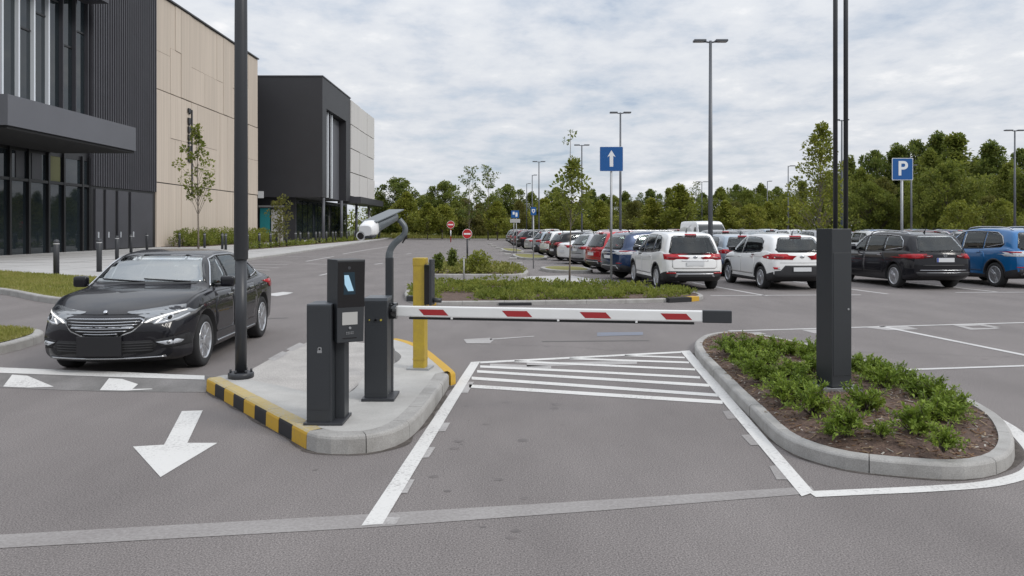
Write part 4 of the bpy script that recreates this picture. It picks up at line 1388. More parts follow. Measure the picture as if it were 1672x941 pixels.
# stone wall, panel by panel
mb = MB()
rng = random.Random(5)
y = 70.45
zrows = [(.12, 5.85), (5.91, 14.15), (14.21, 22.6)]
while y < 98.4:
    w = min(rng.choice((1.9, 2.4, 2.9, 3.4)), 98.5 - y)
    if 98.5 - (y + w) < 1.2: w = 98.5 - y
    for r, (z0, z1) in enumerate(zrows):
        sp_ = [z0, z1]
        if r and rng.random() < .7: sp_ = [z0, rng.choice((10.1, 9.6)) if r == 1 else rng.choice((18.4, 17.6)), z1]
        ys_ = [y, y + w]
        if rng.random() < .35: ys_ = [y, y + w * .45, y + w]
        for za, zb in zip(sp_, sp_[1:]):
            for ya, yb in zip(ys_, ys_[1:]):
                t = rng.uniform(.10, .16)
                mb.box((XA - .2 + t, (ya + yb) / 2, (za + zb) / 2), (.2, yb - ya - .035, zb - za - .035))
    y += w
ap('stone_cladding', mb, M['stone_panel'])
mb = MB(); mb.box((XA - .25, 84.5, 11.3), (.3, 28, 22.3)); mb.box((XA - .05, 84.5, 22.72), (.5, 28.2, .14)); ap('backing_wall', mb, M['black_frame'])
# end wall of the stone block
mb = MB()
for k in range(5):
    for (z0, z1) in zrows:
        mb.box((XA - 1.35 - k * 2.5, 98.52, (z0 + z1) / 2), (2.46, .2, z1 - z0 - .04))
ap('stone_end_cladding', mb, M['stone_panel'])
# vertical lettering strip: dark marks too small to read
mb = MB()
ysn = -XA * F / (CX - 310)
mb.box((XA + .06, ysn + .35, 9.2), (.10, .22, 8.4))
zz = 13.5
for k, h in enumerate((.55, .15, .75, .7, .62, .25, .6, .55, .3)):
    if k not in (1,):
        mb.box((XA + .12, ysn - .40, zz - h / 2), (.12, .55, h * .8)); mb.box((XA + .12, ysn - .40 + rng.uniform(-.2, .2), zz - h * .95), (.12, .16, h * .3))
    zz -= h + .1
ap('lettering_strip', mb, M['black_frame'])
# glazed front
mb = MB(); mb.box((XA - .33, 45, 3.6), (.1, 29.4, 7.0)); ap('glass_wall', mb, M['facade_glass'])
mb = MB(); mb.box((XA - .33, 45, 14.8), (.1, 29.4, 12.6)); ap('glass_wall', mb, M['facade_glass'])
for x in (-95, -75, -50, -28, -4, 20, 51, 83, 108, 138, 149):
    y = -XA * F / (CX - x)
    mb = MB(); mb.box((XA - .2, y, 3.6), (.24, .20, 7.0)); ap('mullion', mb, M['black_frame'])
mb = MB(); mb.box((XA - .25, 45, 4.95), (.3, 29.4, .18)); ap('transom', mb, M['black_frame'])
mb = MB(); mb.box((XA - .30, 45, 7.6), (.16, 29.4, 1.6)); ap('spandrel', mb, M['black_frame'])
for (x0, x1) in ((87, 104), (32, 46), (58, 74)):
    y0, y1 = -XA * F / (CX - x0), -XA * F / (CX - x1)
    mb = MB(); mb.box((XA - .27, (y0 + y1) / 2, 6.0), (.06, y1 - y0, 1.85)); ap('blind', mb, M['olive_blind'] if x0 == 87 else M['dark_cladding'])  # olive pane: lit pale column behind the glass, its light put into the colour
y = 36.1
k = 0
while y < 59.7:
    pale = 46 < y < 54.8  # pale fins: bright reflection on dark polished metal put into their colour
    mb = MB(); mb.box((XA - .16, y, 14.8), (.26 if pale else .32, .16 if pale else .10, 12.4)); ap('fin', mb, M['pale_metal'] if pale else M['dark_cladding'])
    mb = MB(); mb.box((XA - .26, y + .75, 14.8 + (k % 3) * 1.4), (.12, 1.5, .12)); ap('transom', mb, M['black_frame'])
    y += 1.65; k += 1
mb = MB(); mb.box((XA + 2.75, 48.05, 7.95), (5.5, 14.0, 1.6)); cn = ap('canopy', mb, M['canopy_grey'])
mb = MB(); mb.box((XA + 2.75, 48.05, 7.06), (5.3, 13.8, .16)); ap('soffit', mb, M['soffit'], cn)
mb = MB(); mb.box((XA + .9, 47, 19.1), (1.8, 23.4, 1.5)); ap('overhang', mb, M['dark_cladding'])
mb = MB(); mb.box((XA - 1, 47, 21.5), (1.0, 25.5, 3.2)); ap('parapet', mb, M['dark_cladding'])

# second building: a dark box carried over a recessed ground floor
B0 = Vector((-25, 105, .12))
A2 = A; Bd = empty('office_building', B0)
tag(Bd, 'dark box-shaped building with pale grey end panels above a recessed ground floor', 'building')


def bp(name, mb, m, parent=None, **k):
    mb.v = [v - B0 for v in mb.v]
    return mb.build(name, m, parent or Bd, **k)


XB = -25.0
mb = MB()
mb.box((XB - 8.5, 106.15, 13.85), (17, 2.3, 15.9))            # before the window recess
mb.box((XB - 8.5, 121.5, 13.85), (17, 3.0, 15.9))
mb.box((XB - 8.5, 113.65, 19.85), (17, 12.7, 3.9))
mb.box((XB - 9.2, 113.65, 11.85), (15.6, 12.7, 11.9))
bp('upper_storey', mb, M['dark_panel'])
mb = MB(); mb.box((XB - 8.5, 114, 21.86), (17.2, 18.2, .14)); bp('coping', mb, M['dark_cladding'])
mb = MB(); mb.box((XB - .75, 110.3, 11.9), (.1, 5.8, 11.8)); w = bp('window', mb, M['facade_glass'])
for k in range(5):
    mb = MB(); mb.box((XB - .6, 107.9 + k * 1.25, 11.9), (.25, .42, 11.8)); bp('fin', mb, M['pale_metal'] if k % 2 == 0 else M['dark_cladding'], w)
mb = MB(); mb.box((XB - 1.2, 116.7, 11.9), (.3, 6.4, 11.8)); bp('recess_panel', mb, M['canopy_grey'])
mb = MB()
for i in range(3):
    for (z0, z1) in ((6.75, 10.4), (10.45, 14.1), (14.15, 17.8), (17.85, 21.6)):
        mb.box((XB - .1 + .04 * ((i * 7 + int(z0)) % 3), 126.6 + i * 7.0, (z0 + z1) / 2), (.3, 6.92, z1 - z0 - .07))
bp('grey_cladding', mb, M['grey_stone_panel'])
mb = MB(); mb.box((XB - 8.6, 133.6, 14.1), (16.7, 20.9, 14.8)); bp('rear_block', mb, M['dark_cladding'])
mb = MB(); mb.box((XB - .2, 134, 6.15), (3.6, 21.6, 1.0)); bp('canopy', mb, M['dark_cladding'])
mb = MB(); mb.box((XB - 11, 124, 3.0), (13.6, 34, 5.9)); bp('ground_floor', mb, M['black_frame'])
for k in range(11):
    mb = MB(); mb.box((XB - 4.14, 109 + k * 2.9, 3.0), (.1, 2.5, 5.2)); bp('shop_window', mb, M['facade_glass'])
for k in range(4):
    mb = MB(); mb.tube([(XB - .6, 108 + k * 11.5, .12), (XB - .6, 108 + k * 11.5, 5.9)], .22, 14); bp('column', mb, M['canopy_grey'] if k < 3 else M['grey_cladding'])
mb = MB(); mb.box((-33.0, 106.45, 2.3), (1.3, .3, 4.3)); bp('door', mb, mat('turquoise', (.02, .20, .22), rough=.5))
mb = MB(); mb.box((-31.4, 106.47, 2.2), (1.5, .3, 4.1)); bp('shutter', mb, M['grey_cladding'])
mb = MB(); mb.box((-32.2, 106.7, 4.7), (3.4, .6, .25)); bp('door_canopy', mb, M['grey_cladding'])
mb = MB(); mb.box((-39, 106.9, 3.0), (20, .5, 5.9)); bp('ground_floor_wall', mb, M['dark_panel'])
mb = MB(); mb.box((-33.1, 104.9, 6.2), (.7, .2, .9)); bp('wall_sign', mb, M['plate_white'])
mb = MB(); mb.box((-45, 101.5, 11), (22, 6.6, 22)); bp('link_block', mb, M['dark_panel'])

# bollards on the pavement
bm_ = MB(); bm_.lathe([(.10, 0), (.10, 1.12), (.092, 1.13)], n=16); bm_.lathe([(.092, 1.16), (.10, 1.17), (.10, 1.22), (.08, 1.28), (.02, 1.30)], n=16)
body_me = bm_.mesh('post', mat('bollard_grey', (.035, .037, .042), rough=.5))
cp = MB(); cp.lathe([(.103, 1.125), (.103, 1.165)], n=16); band_me = cp.mesh('reflective_band', mat('band_grey', (.45, .45, .46), rough=.4))
ORD = ['nearest', 'second', 'third', 'fourth', 'fifth', 'sixth', 'seventh', 'eighth', 'ninth', 'tenth', 'eleventh', 'twelfth', 'thirteenth', 'fourteenth', 'fifteenth', 'sixteenth', 'seventeenth', 'eighteenth', 'nineteenth', 'twentieth',
       'twenty-first', 'twenty-second', 'twenty-third', 'twenty-fourth', 'twenty-fifth', 'twenty-sixth', 'twenty-seventh', 'twenty-eighth', 'twenty-ninth', 'thirtieth', 'thirty-first', 'thirty-second', 'thirty-third', 'thirty-fourth']
FIRST = ['first'] + ORD[1:]


def bollard(loc, label, group):
    b = empty('bollard', loc)
    link('post', body_me, b); link('reflective_band', band_me, b)
    return tag(b, label, 'bollard', group)


near = [(92, 450), (162, 444), (191, 424), (214, 413), (240, 409), (293, 404), (334, 405), (363, 407), (368.5, 408), (404, 409)]
names = ['dark bollard nearest the camera, behind the grass verge', 'dark bollard behind the roof of the black saloon, nearer of two', 'dark bollard before the ribbed metal doors, left one', 'dark bollard before the ribbed metal doors, middle one', 'dark bollard at the corner of ribbed metal and beige stone walls',
         'dark bollard before the beige wall, left of the sapling', 'dark bollard before the beige wall, right of the sapling', 'dark bollard of a close pair before the hedge, left one', 'dark bollard of a close pair before the hedge, right one', 'dark bollard half hidden beside the tall dark lamp mast']
for (x, y), nm in zip(near, names):
    bollard(G(x, y, .12), nm, 'bollards on the pavement')
for k in range(24):
    y = 66 + k * 2.65
    bollard((-20.95 + .15 * math.sin(k * 2.1), y, .14), f'dark bollard in the planted strip, {ORD[k]} from the near end', 'bollards in the planted strip')
# ------------------------------------------------------------------ street furniture
mat('machine_grey', (.028, .031, .035), rough=.42, var=.06, scale=2, bump=.03, bscale=300)
mat('machine_top', (.085, .095, .108), rough=.4, var=.05, scale=2)
mat('pole_grey', (.030, .032, .037), rough=.42, var=.05, scale=3)
mat('screen_glass', (.004, .004, .005), rough=.08, coat=.6)
mat('screen_lit', (.36, .56, .70), rough=.2, emit=.16)
mat('label_grey', (.40, .395, .38), rough=.6)
mat('steel', (.42, .43, .44), rough=.35, metal=.8)
mat('galvanised', (.33, .34, .35), rough=.45, metal=.45, var=.08, scale=3)
mat('arm_white', (.74, .74, .73), rough=.35, var=.03, scale=3)
mat('arm_red', (.34, .022, .026), rough=.4)
mat('safety_yellow', (.44, .315, .028), rough=.5, scale=5, col2=(.34, .235, .04), speck=.1, speck_scale=60)
mat('sign_blue', (.004, .085, .29), rough=.35)
mat('sign_white', (.74, .75, .76), rough=.4)
mat('sign_red', (.45, .018, .02), rough=.4)
mat('housing_white', (.72, .72, .73), rough=.35)
mat('housing_grey', (.10, .115, .125), rough=.35)
mat('brass', (.40, .33, .05), rough=.4)

# pay column: body with a set-back flank, and a turned reader head
KP = G(529, 694, .147)
K = empty('pay_column', (KP.x, KP.y, .147), 0)
tag(K, 'dark grey ticket column with pale blue screen on the concrete island', 'ticket machine')
Yk = KP.y
fx = lambda px: (px - CX) / F * Yk - KP.x
mb = MB(); mb.box(((fx(499) + fx(558)) / 2, .165, .012), (fx(560) - fx(496), .40, .024)); mb.build('base_plate', M['pole_grey'], K, bevel=.004)
mb = MB(); mb.box(((fx(500.5) + fx(541)) / 2, .165, .02 + .505), (fx(541) - fx(500.5), .33, 1.01)); kb = mb.build('body', M['machine_grey'], K, bevel=.006)
mb = MB(); mb.box(((fx(500.5) + fx(541)) / 2, .165, 1.036), (fx(541) - fx(500.5) - .004, .326, .010)); mb.build('top_plate', M['machine_top'], kb)
mb = MB(); mb.box(((fx(541) + fx(557)) / 2, .24, .47), (fx(557) - fx(541), .19, .90)); mb.build('flank', M['machine_grey'], K, bevel=.006)
mb = MB(); mb.box(((fx(500.5) + fx(541)) / 2, -.001, .56), (fx(541) - fx(500.5) - .03, .004, .86)); mb.build('service_door', M['machine_grey'], kb)
mb = MB(); mb.tube([(fx(522), -.004, .655), (fx(522), .006, .655)], .018, 16); mb.box((fx(522), -.002, .632), (.040, .012, .022)); mb.box((fx(522), .0, .65), (.03, .006, .05)); mb.build('lock', M['steel'], kb)
mb = MB(); mb.tube([(fx(522), -.010, .655), (fx(522), -.003, .655)], .009, 12); mb.build('keyhole', M['screen_glass'], kb)
th = R(33)
Hd = Matrix.Rotation(th, 3, 'Z')
hc = Vector((fx(549.5), .02, 0))                                   # front left corner of the head


def hp(u, v, z):                                                    # u along the panel, v into the head
    return hc + Hd @ Vector((u, v, 0)) + Vector((0, 0, z))


hw = .245
mb = MB()
z0, z1 = .70, 1.425
lean = .012
V = [hp(0, 0, z0), hp(hw, 0, z0), hp(hw - .01, .26, z0 + .02), hp(0, .26, z0 + .02), hp(-.004, -lean, z1), hp(hw + .012, -lean, z1), hp(hw, .24, z1), hp(-.004, .24, z1)]
mb.add(V, [(3, 2, 1, 0), (4, 5, 6, 7), (0, 1, 5, 4), (1, 2, 6, 5), (2, 3, 7, 6), (3, 0, 4, 7)])
hd = mb.build('reader_head', M['machine_grey'], K, bevel=.008)


def hplate(name, u0, u1, za, zb, m, t, parent, rec=0):
    mb = MB()
    f = lambda z: -lean * (z - z0) / (z1 - z0)
    P = []
    for d in (-t, .004):
        P += [hp(u0, f(za) + d, za), hp(u1, f(za) + d, za), hp(u1, f(zb) + d, zb), hp(u0, f(zb) + d, zb)]
    mb.add(P, [(0, 1, 2, 3), (4, 7, 6, 5), (0, 4, 5, 1), (1, 5, 6, 2), (2, 6, 7, 3), (3, 7, 4, 0)])
    return mb.build(name, M[m], parent)


sc = hplate('screen', .004, hw + .004, 1.01, 1.405, 'screen_glass', .004, hd)
mb = MB()
f = lambda z: -lean * (z - z0) / (z1 - z0) - .0062
mb.add([hp(.060, f(1.29), 1.29), hp(.100, f(1.29), 1.29), hp(.148, f(1.15), 1.15), hp(.095, f(1.15), 1.15), hp(.064, f(1.21), 1.21)], [(0, 4, 3, 2, 1)])
mb.build('display', M['screen_lit'], hd)
mb = MB()
mb.add([hp(.055, f(1.3) + .001, 1.315), hp(.155, f(1.3) + .001, 1.315), hp(.165, f(1.1) + .001, 1.12), hp(.055, f(1.1) + .001, 1.12)], [(0, 3, 2, 1)])
mb.build('display_frame', mat('screen_blue_dark', (.012, .03, .045), rough=.2), hd)
mb = MB(); mb.tube([hp(.105, -.02, 1.352), hp(.105, -.002, 1.352)], .014, 14); mb.build('lens', M['pole_grey'], hd)
hplate('label_plate', .045, .185, .855, .965, 'label_grey', .004, hd)
mb = MB(); mb.tube([hp(.115, -.012, .828), hp(.115, 0, .828)], .011, 12); mb.build('button', M['steel'], hd)
mb = MB()
for i in range(5):
    for j in range(2):
        mb.tube([hp(.087 + i * .014, -.007, .776 + j * .014), hp(.087 + i * .014, 0, .776 + j * .014)], .0042, 6)
mb.build('speaker_grille', M['steel'], hd)
hplate('slot', .05, .18, .735, .742, 'screen_glass', .003, hd)

# barrier cabinet with its arm
BP = G(613, 655, .147)
Bc = empty('boom_barrier', (BP.x, BP.y, .147))
tag(Bc, 'boom barrier with dark cabinet and lowered white arm with red marks', 'barrier')
bx = lambda px: (px - CX) / F * BP.y - BP.x
mb = MB(); mb.box((bx(614) + .02, .165, .014), (.32, .40, .028)); mb.build('base_plate', M['pole_grey'], Bc, bevel=.004)
mb = MB(); mb.box(((bx(594.5) + bx(632)) / 2, .17, .50), (bx(632) - bx(594.5), .32, .955)); cb = mb.build('cabinet', M['machine_grey'], Bc, bevel=.006)
mb = MB(); mb.box(((bx(594.5) + bx(632)) / 2, .17, .995), (bx(632) - bx(594.5) + .006, .326, .035)); mb.build('lid', M['machine_top'], Bc, bevel=.006)
cw = bx(632)
mb = MB(); mb.box(((bx(594.5) + bx(632)) / 2, .009, .40), (bx(632) - bx(594.5) - .03, .004, .66)); mb.build('service_door', M['machine_grey'], cb)
for px, m_, r in ((603, 'brass', .006), (613, 'screen_glass', .013), (622, 'brass', .010)):
    mb = MB(); z = .795
    mb.tube([(bx(px), -.006, z), (bx(px), .012, z)], r, 12); mb.build('lock', M[m_], cb)
mb = MB(); mb.tube([(cw - .005, .17, .868), (cw + .075, .17, .868)], .085, 24); mb.build('pivot', M['screen_glass'], Bc, bevel=.004)
arm0 = Vector((cw + .07, .155, .868))
armE = Vector(((1150 - CX) / F * 7.50 - BP.x, 7.50 - BP.y, .868 + .0))
ad = (armE - arm0).normalized(); an = Vector((ad.y, -ad.x, 0))      # towards the camera
AL = (armE - arm0).length
Ma = Matrix((ad, -an, Vector((0, 0, 1)))).transposed()
mb = MB(); mb.box(arm0 + ad * AL / 2, (AL, .05, .108), M=Ma)
arm = mb.build('arm', M['arm_white'], Bc, bevel=.016, seg=3)
mb = MB(); mb.box(arm0 + ad * (AL + .115), (.27, .062, .118), M=Ma); mb.build('end_cap', M['machine_grey'], arm, bevel=.012, seg=3)
mb = MB(); mb.box(arm0 + ad * (AL * .5 + .02) + Vector((0, 0, -.068)), (AL * .925, .022, .022), M=Ma); mb.build('safety_edge', M['rubber'], arm, bevel=.004)


def ax(px):                                                         # distance along the arm seen at px
    lo, hi = 0, AL + .3
    for _ in range(40):
        m_ = (lo + hi) / 2
        p = arm0 + ad * m_ + BP * 1.0
        X, Y = (arm0 + ad * m_).x + BP.x, (arm0 + ad * m_).y + BP.y - .025
        if CX + X / Y * F < px: lo = m_
        else: hi = m_
    return lo


for a, b in ((684, 733), (820, 870), (947, 999), (1079, 1131)):
    mb = MB()
    s0, s1 = ax(a), ax(b); sk = .055
    o = arm0 + an * .0262
    zt_, zb_ = .024, -.034
    mb.add([o + ad * s0 + Vector((0, 0, zt_)), o + ad * (s1 - sk) + Vector((0, 0, zt_)), o + ad * s1 + Vector((0, 0, zb_)), o + ad * (s0 + sk) + Vector((0, 0, zb_))], [(0, 3, 2, 1)])
    mb.build('red_mark', M['arm_red'], arm)
for px in (738, 912, 1040):
    mb = MB(); mb.box(arm0 + ad * ax(px) + Vector((0, 0, -.060)) + an * .012, (.02, .02, .022), M=Ma); mb.build('clip', M['arm_white'], arm)

# camera on its bent mast, rising from behind the cabinet
CP = Vector(((636 - CX) / F * 8.16, 8.16, .147))
Cm = empty('surveillance_camera', CP)
tag(Cm, 'white-faced surveillance camera on a bent grey mast behind the barrier cabinet', 'camera')
mb = MB(); mb.box((0, 0, .70), (.076, .076, 1.40)); mb.build('mast', M['machine_grey'], Cm, bevel=.010)
cpt = lambda px, py, Y=8.16: at(px, py, Y) - CP
mb = MB(); mb.tube(catmull([cpt(635.5, 428), cpt(635.5, 418), cpt(638, 407), cpt(645, 397), cpt(655, 388), cpt(661, 380), cpt(660.5, 370), cpt(652, 359)], sub=5), [.037] * 8 + [.034] * 12 + [.029] * 16, 14); mb.build('arm', M['housing_grey'], Cm)
Rr, Ff = cpt(646, 354, 8.35), cpt(603, 374, 7.72)
dv = (Ff - Rr).normalized(); sd = dv.cross(Vector((0, 0, 1))).normalized(); uv = sd.cross(dv)


def ring(c, w, h, n=16, pw=3.2):
    out = []
    for k in range(n):
        a = 2 * math.pi * k / n
        ca, sa = math.cos(a), math.sin(a)
        out.append(c + sd * math.copysign(abs(ca) ** (2 / pw), ca) * w + uv * math.copysign(abs(sa) ** (2 / pw), sa) * h)
    return out


def skin(mb, rings, mi=0):
    n = len(rings[0]); o = len(mb.v)
    for r in rings: mb.v += r
    for j in range(len(rings) - 1):
        for k in range(n):
            mb.f.append((o + j * n + k, o + j * n + (k + 1) % n, o + (j + 1) * n + (k + 1) % n, o + (j + 1) * n + k)); mb.m.append(mi); mb.s.append(True)
    mb.f.append(tuple(range(o, o + n))[::-1]); mb.m.append(mi); mb.s.append(False)
    q = o + (len(rings) - 1) * n
    mb.f.append(tuple(range(q, q + n))); mb.m.append(mi); mb.s.append(False)


mb = MB(); skin(mb, [ring(Rr, .030, .026), ring(Rr + dv * .03, .044, .040), ring(Ff - dv * .10, .066, .062), ring(Ff - dv * .06, .072, .066)]); hs = mb.build('housing', M['housing_grey'], Cm)
mb = MB(); skin(mb, [ring(Ff - dv * .065, .074, .074), ring(Ff - dv * .01, .081, .082), ring(Ff + dv * .07, .076, .062), ring(Ff + dv * .095, .064, .048)]); vz = mb.build('front_hood', M['housing_white'], hs)
mb = MB(); mb.box((Ff + Rr) / 2 + uv * .066 - dv * .02, (.70, .17, .014), M=Matrix((dv, sd, uv)).transposed()); mb.build('sun_shield', M['housing_grey'], hs, bevel=.005)
lc = Ff - uv * .05 + dv * .02 + sd * .052
mb = MB(); mb.tube([lc - dv * .05, lc + dv * .075], .046, 18); mb.build('lamp_ring', M['housing_white'], hs)
mb = MB(); mb.tube([lc + dv * .06, lc + dv * .079], .034, 18); mb.build('lens', M['screen_glass'], hs)
mb = MB(); mb.box(Ff - uv * .066 + dv * .05 - sd * .03, (.10, .08, .02), M=Matrix((dv, sd, uv)).transposed()); mb.build('chin', M['pole_grey'], hs)
mb = MB(); mb.tube(catmull([cpt(660, 383), cpt(664, 386), cpt(660, 392), cpt(657, 397)], sub=4), .008, 6); mb.build('cable', M['rubber'], Cm)

# yellow post with a dark sensor box
YP = G(683, 604, .147)
Yp = empty('yellow_post', YP, R(-9))
tag(Yp, 'square yellow post with dark sensor box on the island tip', 'post')
mb = MB(); mb.box((0, .09, .010), (.27, .27, .02)); mb.build('base_plate', M['galvanised'], Yp)
mb = MB(); mb.box((0, .09, .66), (.145, .145, 1.30)); mb.build('column', M['safety_yellow'], Yp, bevel=.008)
mb = MB(); mb.box((0, .09, 1.29), (.153, .153, .10)); mb.build('cap', M['safety_yellow'], Yp, bevel=.010)
mb = MB(); mb.box((0, .09, .12), (.152, .152, .012)); mb.build('collar', M['safety_yellow'], Yp)
mb = MB(); mb.box((.115, .06, 1.02), (.085, .13, .48)); sb = mb.build('sensor_box', M['screen_glass'], Yp, bevel=.006)
mb = MB(); mb.box((.155, .05, 1.05), (.03, .16, .55)); mb.build('sensor_cover', M['pole_grey'], Yp, bevel=.004)
mb = MB(); mb.tube([(.15, .05, .83), (.27, .05, .83)], .028, 12); mb.build('sensor_arm', M['pole_grey'], Yp)
mb = MB(); mb.box((-.12, .09, .845), (.09, .08, .065)); mb.build('bracket', M['pole_grey'], Yp, bevel=.004)

# tall dark mast on the island
LP = G(393.5, 617, .147)
Lm = empty('lamp_mast', LP)
tag(Lm, 'tall dark lamp mast rising from the striped kerb end of the island', 'lamp post')
mb = MB(); mb.lathe([(.135, 0), (.142, .01), (.142, .055), (.13, .065)], n=32); mb.build('base_flange', M['pole_grey'], Lm)
for k in range(6):
    a = k * math.pi / 3 + .3
    mb = MB(); mb.tube([(.112 * math.cos(a), .112 * math.sin(a), .06), (.112 * math.cos(a), .112 * math.sin(a), .10)], .013, 8); mb.build('bolt', M['pole_grey'], Lm)
mb = MB(); mb.tube([(0, 0, .05), (0, 0, 1.36)], .064, 24); mb.build('lower_shaft', M['pole_grey'], Lm)
mb = MB(); mb.tube([(0, 0, 1.34), (0, 0, 1.352), (0, 0, 4.0), (0, 0, 7.6)], [.070, .078, .070, .052], 24); mb.build('shaft', M['pole_grey'], Lm)
mb = MB(); mb.box((0, -.35, 7.62), (.28, .9, .09)); mb.build('lamp_head', M['pole_grey'], Lm, bevel=.02)

# cabinet pillar with twin rods on the planted island
RP = G(1366, 640, .19)
Rp = empty('twin_rod_pillar', (RP.x, RP.y, .17))
tag(Rp, 'dark cabinet pillar with two tall thin rods, standing in the planted island', 'pillar')
mb = MB(); mb.box((.055, .17, .03), (.40, .40, .06)); mb.build('base_plate', M['steel'], Rp, bevel=.004)
rx = lambda px: (px - CX) / F * (RP.y) - RP.x
pm_ = Matrix.Rotation(R(-4), 3, 'Z')
mb = MB(); mb.box(((rx(1339) + rx(1378.5)) / 2 + .080, .16, .84), (rx(1378.5) - rx(1339) - .01, .25, 1.66), M=Matrix.Rotation(R(16), 3, 'Z')); rb = mb.build('cabinet', M['machine_grey'], Rp, bevel=.006)
mb = MB(); mb.box(((rx(1339) + rx(1378.5)) / 2 + .080, .16, .02), (.28, .30, .08), M=Matrix.Rotation(R(16), 3, 'Z')); mb.build('plinth', M['pole_grey'], Rp, bevel=.006)
Mr = Matrix.Rotation(R(16), 3, 'Z')
pc_ = Vector(((rx(1339) + rx(1378.5)) / 2 + .080, .16, 0))
mb = MB(); mb.box(pc_ + Mr @ Vector((0, -.126, .80)), (.205, .006, 1.25), M=Mr); dr_ = mb.build('door', M['machine_grey'], rb, bevel=.002)
mb = MB(); mb.tube([pc_ + Mr @ Vector((.075, -.134, .85)), pc_ + Mr @ Vector((.075, -.126, .85))], .011, 12); mb.build('lock', M['steel'], dr_)
for px in (1364, 1381):
    mb = MB(); x = (px - CX) / F * (RP.y + .16) - RP.x
    mb.tube([(x, .16, 1.60), (x, .16, 6.2)], .023, 14); mb.build('rod', M['pole_grey'], Rp)
mb = MB(); mb.box((rx(1372), .16, 6.22), (.34, .2, .10)); mb.build('rod_cap', M['pole_grey'], Rp, bevel=.02)

# ---- signs on posts
def sign_post(name, loc, top, r, label, m='galvanised'):
    s = empty(name, loc); tag(s, label, 'sign')
    mb = MB(); mb.tube([(0, 0, 0), (0, 0, top)], r, 14); mb.build('post', M[m], s)
    return s


def plate(parent, z, w, h, m, border='sign_white', rad=.03, y=-.055, name='sign_panel', b=.018):
    def rr(w, h, q, n=5):
        o = []
        for cx_, cz, a0 in ((w / 2 - q, h / 2 - q, 0), (-w / 2 + q, h / 2 - q, 90), (-w / 2 + q, -h / 2 + q, 180), (w / 2 - q, -h / 2 + q, 270)):
            o += [(cx_ + q * math.cos(R(a0 + 90 * k / n)), cz + q * math.sin(R(a0 + 90 * k / n))) for k in range(n + 1)]
        return o
    def slab(w, h, q, y0, y1, mm, nm, par):
        P = rr(w, h, q); n = len(P)
        mb = MB()
        mb.add([(p[0], y0, z + p[1]) for p in P] + [(p[0], y1, z + p[1]) for p in P], [tuple(range(n)), tuple(range(n, 2 * n))[::-1]] + [(i, n + i, n + (i + 1) % n, (i + 1) % n) for i in range(n)])
        return mb.build(nm, M[mm], par)
    s = slab(w, h, rad, y, y + .02, border, name, parent)
    slab(w - 2 * b, h - 2 * b, rad * .7, y - .004, y + .001, m, 'sign_face', s)
    return s


def flat(parent, polys, z, m, y, name):
    mb = MB()
    for P in polys:
        n = len(P)
        if sum(P[i][0] * P[(i + 1) % n][1] - P[(i + 1) % n][0] * P[i][1] for i in range(n)) < 0: P = P[::-1]
        mb.add([(p[0], y, z + p[1]) for p in P], [tuple(range(n))])
    return mb.build(name, M[m], parent)


loc = G(998, 462, .13)
S1 = sign_post('direction_sign', loc, at(0, 240, loc.y).z - .15, .036, 'blue square sign with white upward arrow on a grey post in the middle bed')
k = loc.y / F
zc = at(0, 260, loc.y).z - .13
p = plate(S1, zc, 38 * k, 40 * k, 'sign_blue', b=.008)
flat(p, [[(-.055, -.24), (.055, -.24), (.055, .10), (.13, .06), (.0, .27), (-.13, .06), (-.055, .10)]], zc, 'sign_white', -.061, 'arrow_symbol')
ps = Vector(((1472.5 - CX) / F * 28.6, 28.6, 0))
S2 = sign_post('parking_sign', ps, at(0, 262, 28.6).z, .045, 'blue parking sign with white letter P on a grey post behind the black estate')
k = 28.6 / F
zc = at(0, 276.5, 28.6).z
p = plate(S2, zc, 34 * k, 36 * k, 'sign_blue', b=.018)
me = text_mesh('P', .72, .002, .014, 'letter')
me.transform(Matrix.Translation((-.0, -.064, zc)) @ Matrix.Rotation(R(90), 4, 'X')); me.materials.append(M['sign_white'])
link('letter', me, p)


def round_sign(name, px, py, dia, Y, base_py, label, striped=False, cross=False):
    b = Vector(((px - CX) / F * Y, Y, max(0.0, EYE - (base_py - HZ) * Y / F)))
    z = at(px, py, Y).z - b.z
    r = dia * Y / F / 2
    s = empty(name, b); tag(s, label, 'sign')
    mb = MB(); mb.tube([(0, 0, 0), (0, 0, z)], .05 if striped else .04, 10); mb.build('post', M['sign_red' if striped else 'pole_grey'], s)
    if striped:
        mb = MB(); mb.tube([(0, 0, z * .35), (0, 0, z * .68)], .055, 10); mb.build('post_band', M['sign_white'], s)
    mb = MB(); mb.lathe([(r, -.012), (r, .012)], axis='Y', n=32, c=(0, -.08, z)); d = mb.build('sign_panel', M['sign_white'], s)
    mb = MB(); mb.lathe([(r * .92, -.004), (r * .92, .004)], axis='Y', n=32, c=(0, -.095, z)); mb.build('sign_face', M['sign_red'], d)
    polys = [[(-r * .68, -r * .16), (r * .68, -r * .16), (r * .68, r * .16), (-r * .68, r * .16)]]
    if cross: polys = [[(-r * .7, -r * .12), (r * .7, -r * .12), (r * .7, r * .12), (-r * .7, r * .12)], [(-r * .12, r * .15), (r * .12, r * .15), (r * .12, r * .75), (-r * .12, r * .75)], [(-r * .12, -r * .15), (r * .12, -r * .15), (r * .12, -r * .75), (-r * .12, -r * .75)]]
    flat(d, polys, z, 'sign_white', -.101, 'white_bar')
    return s


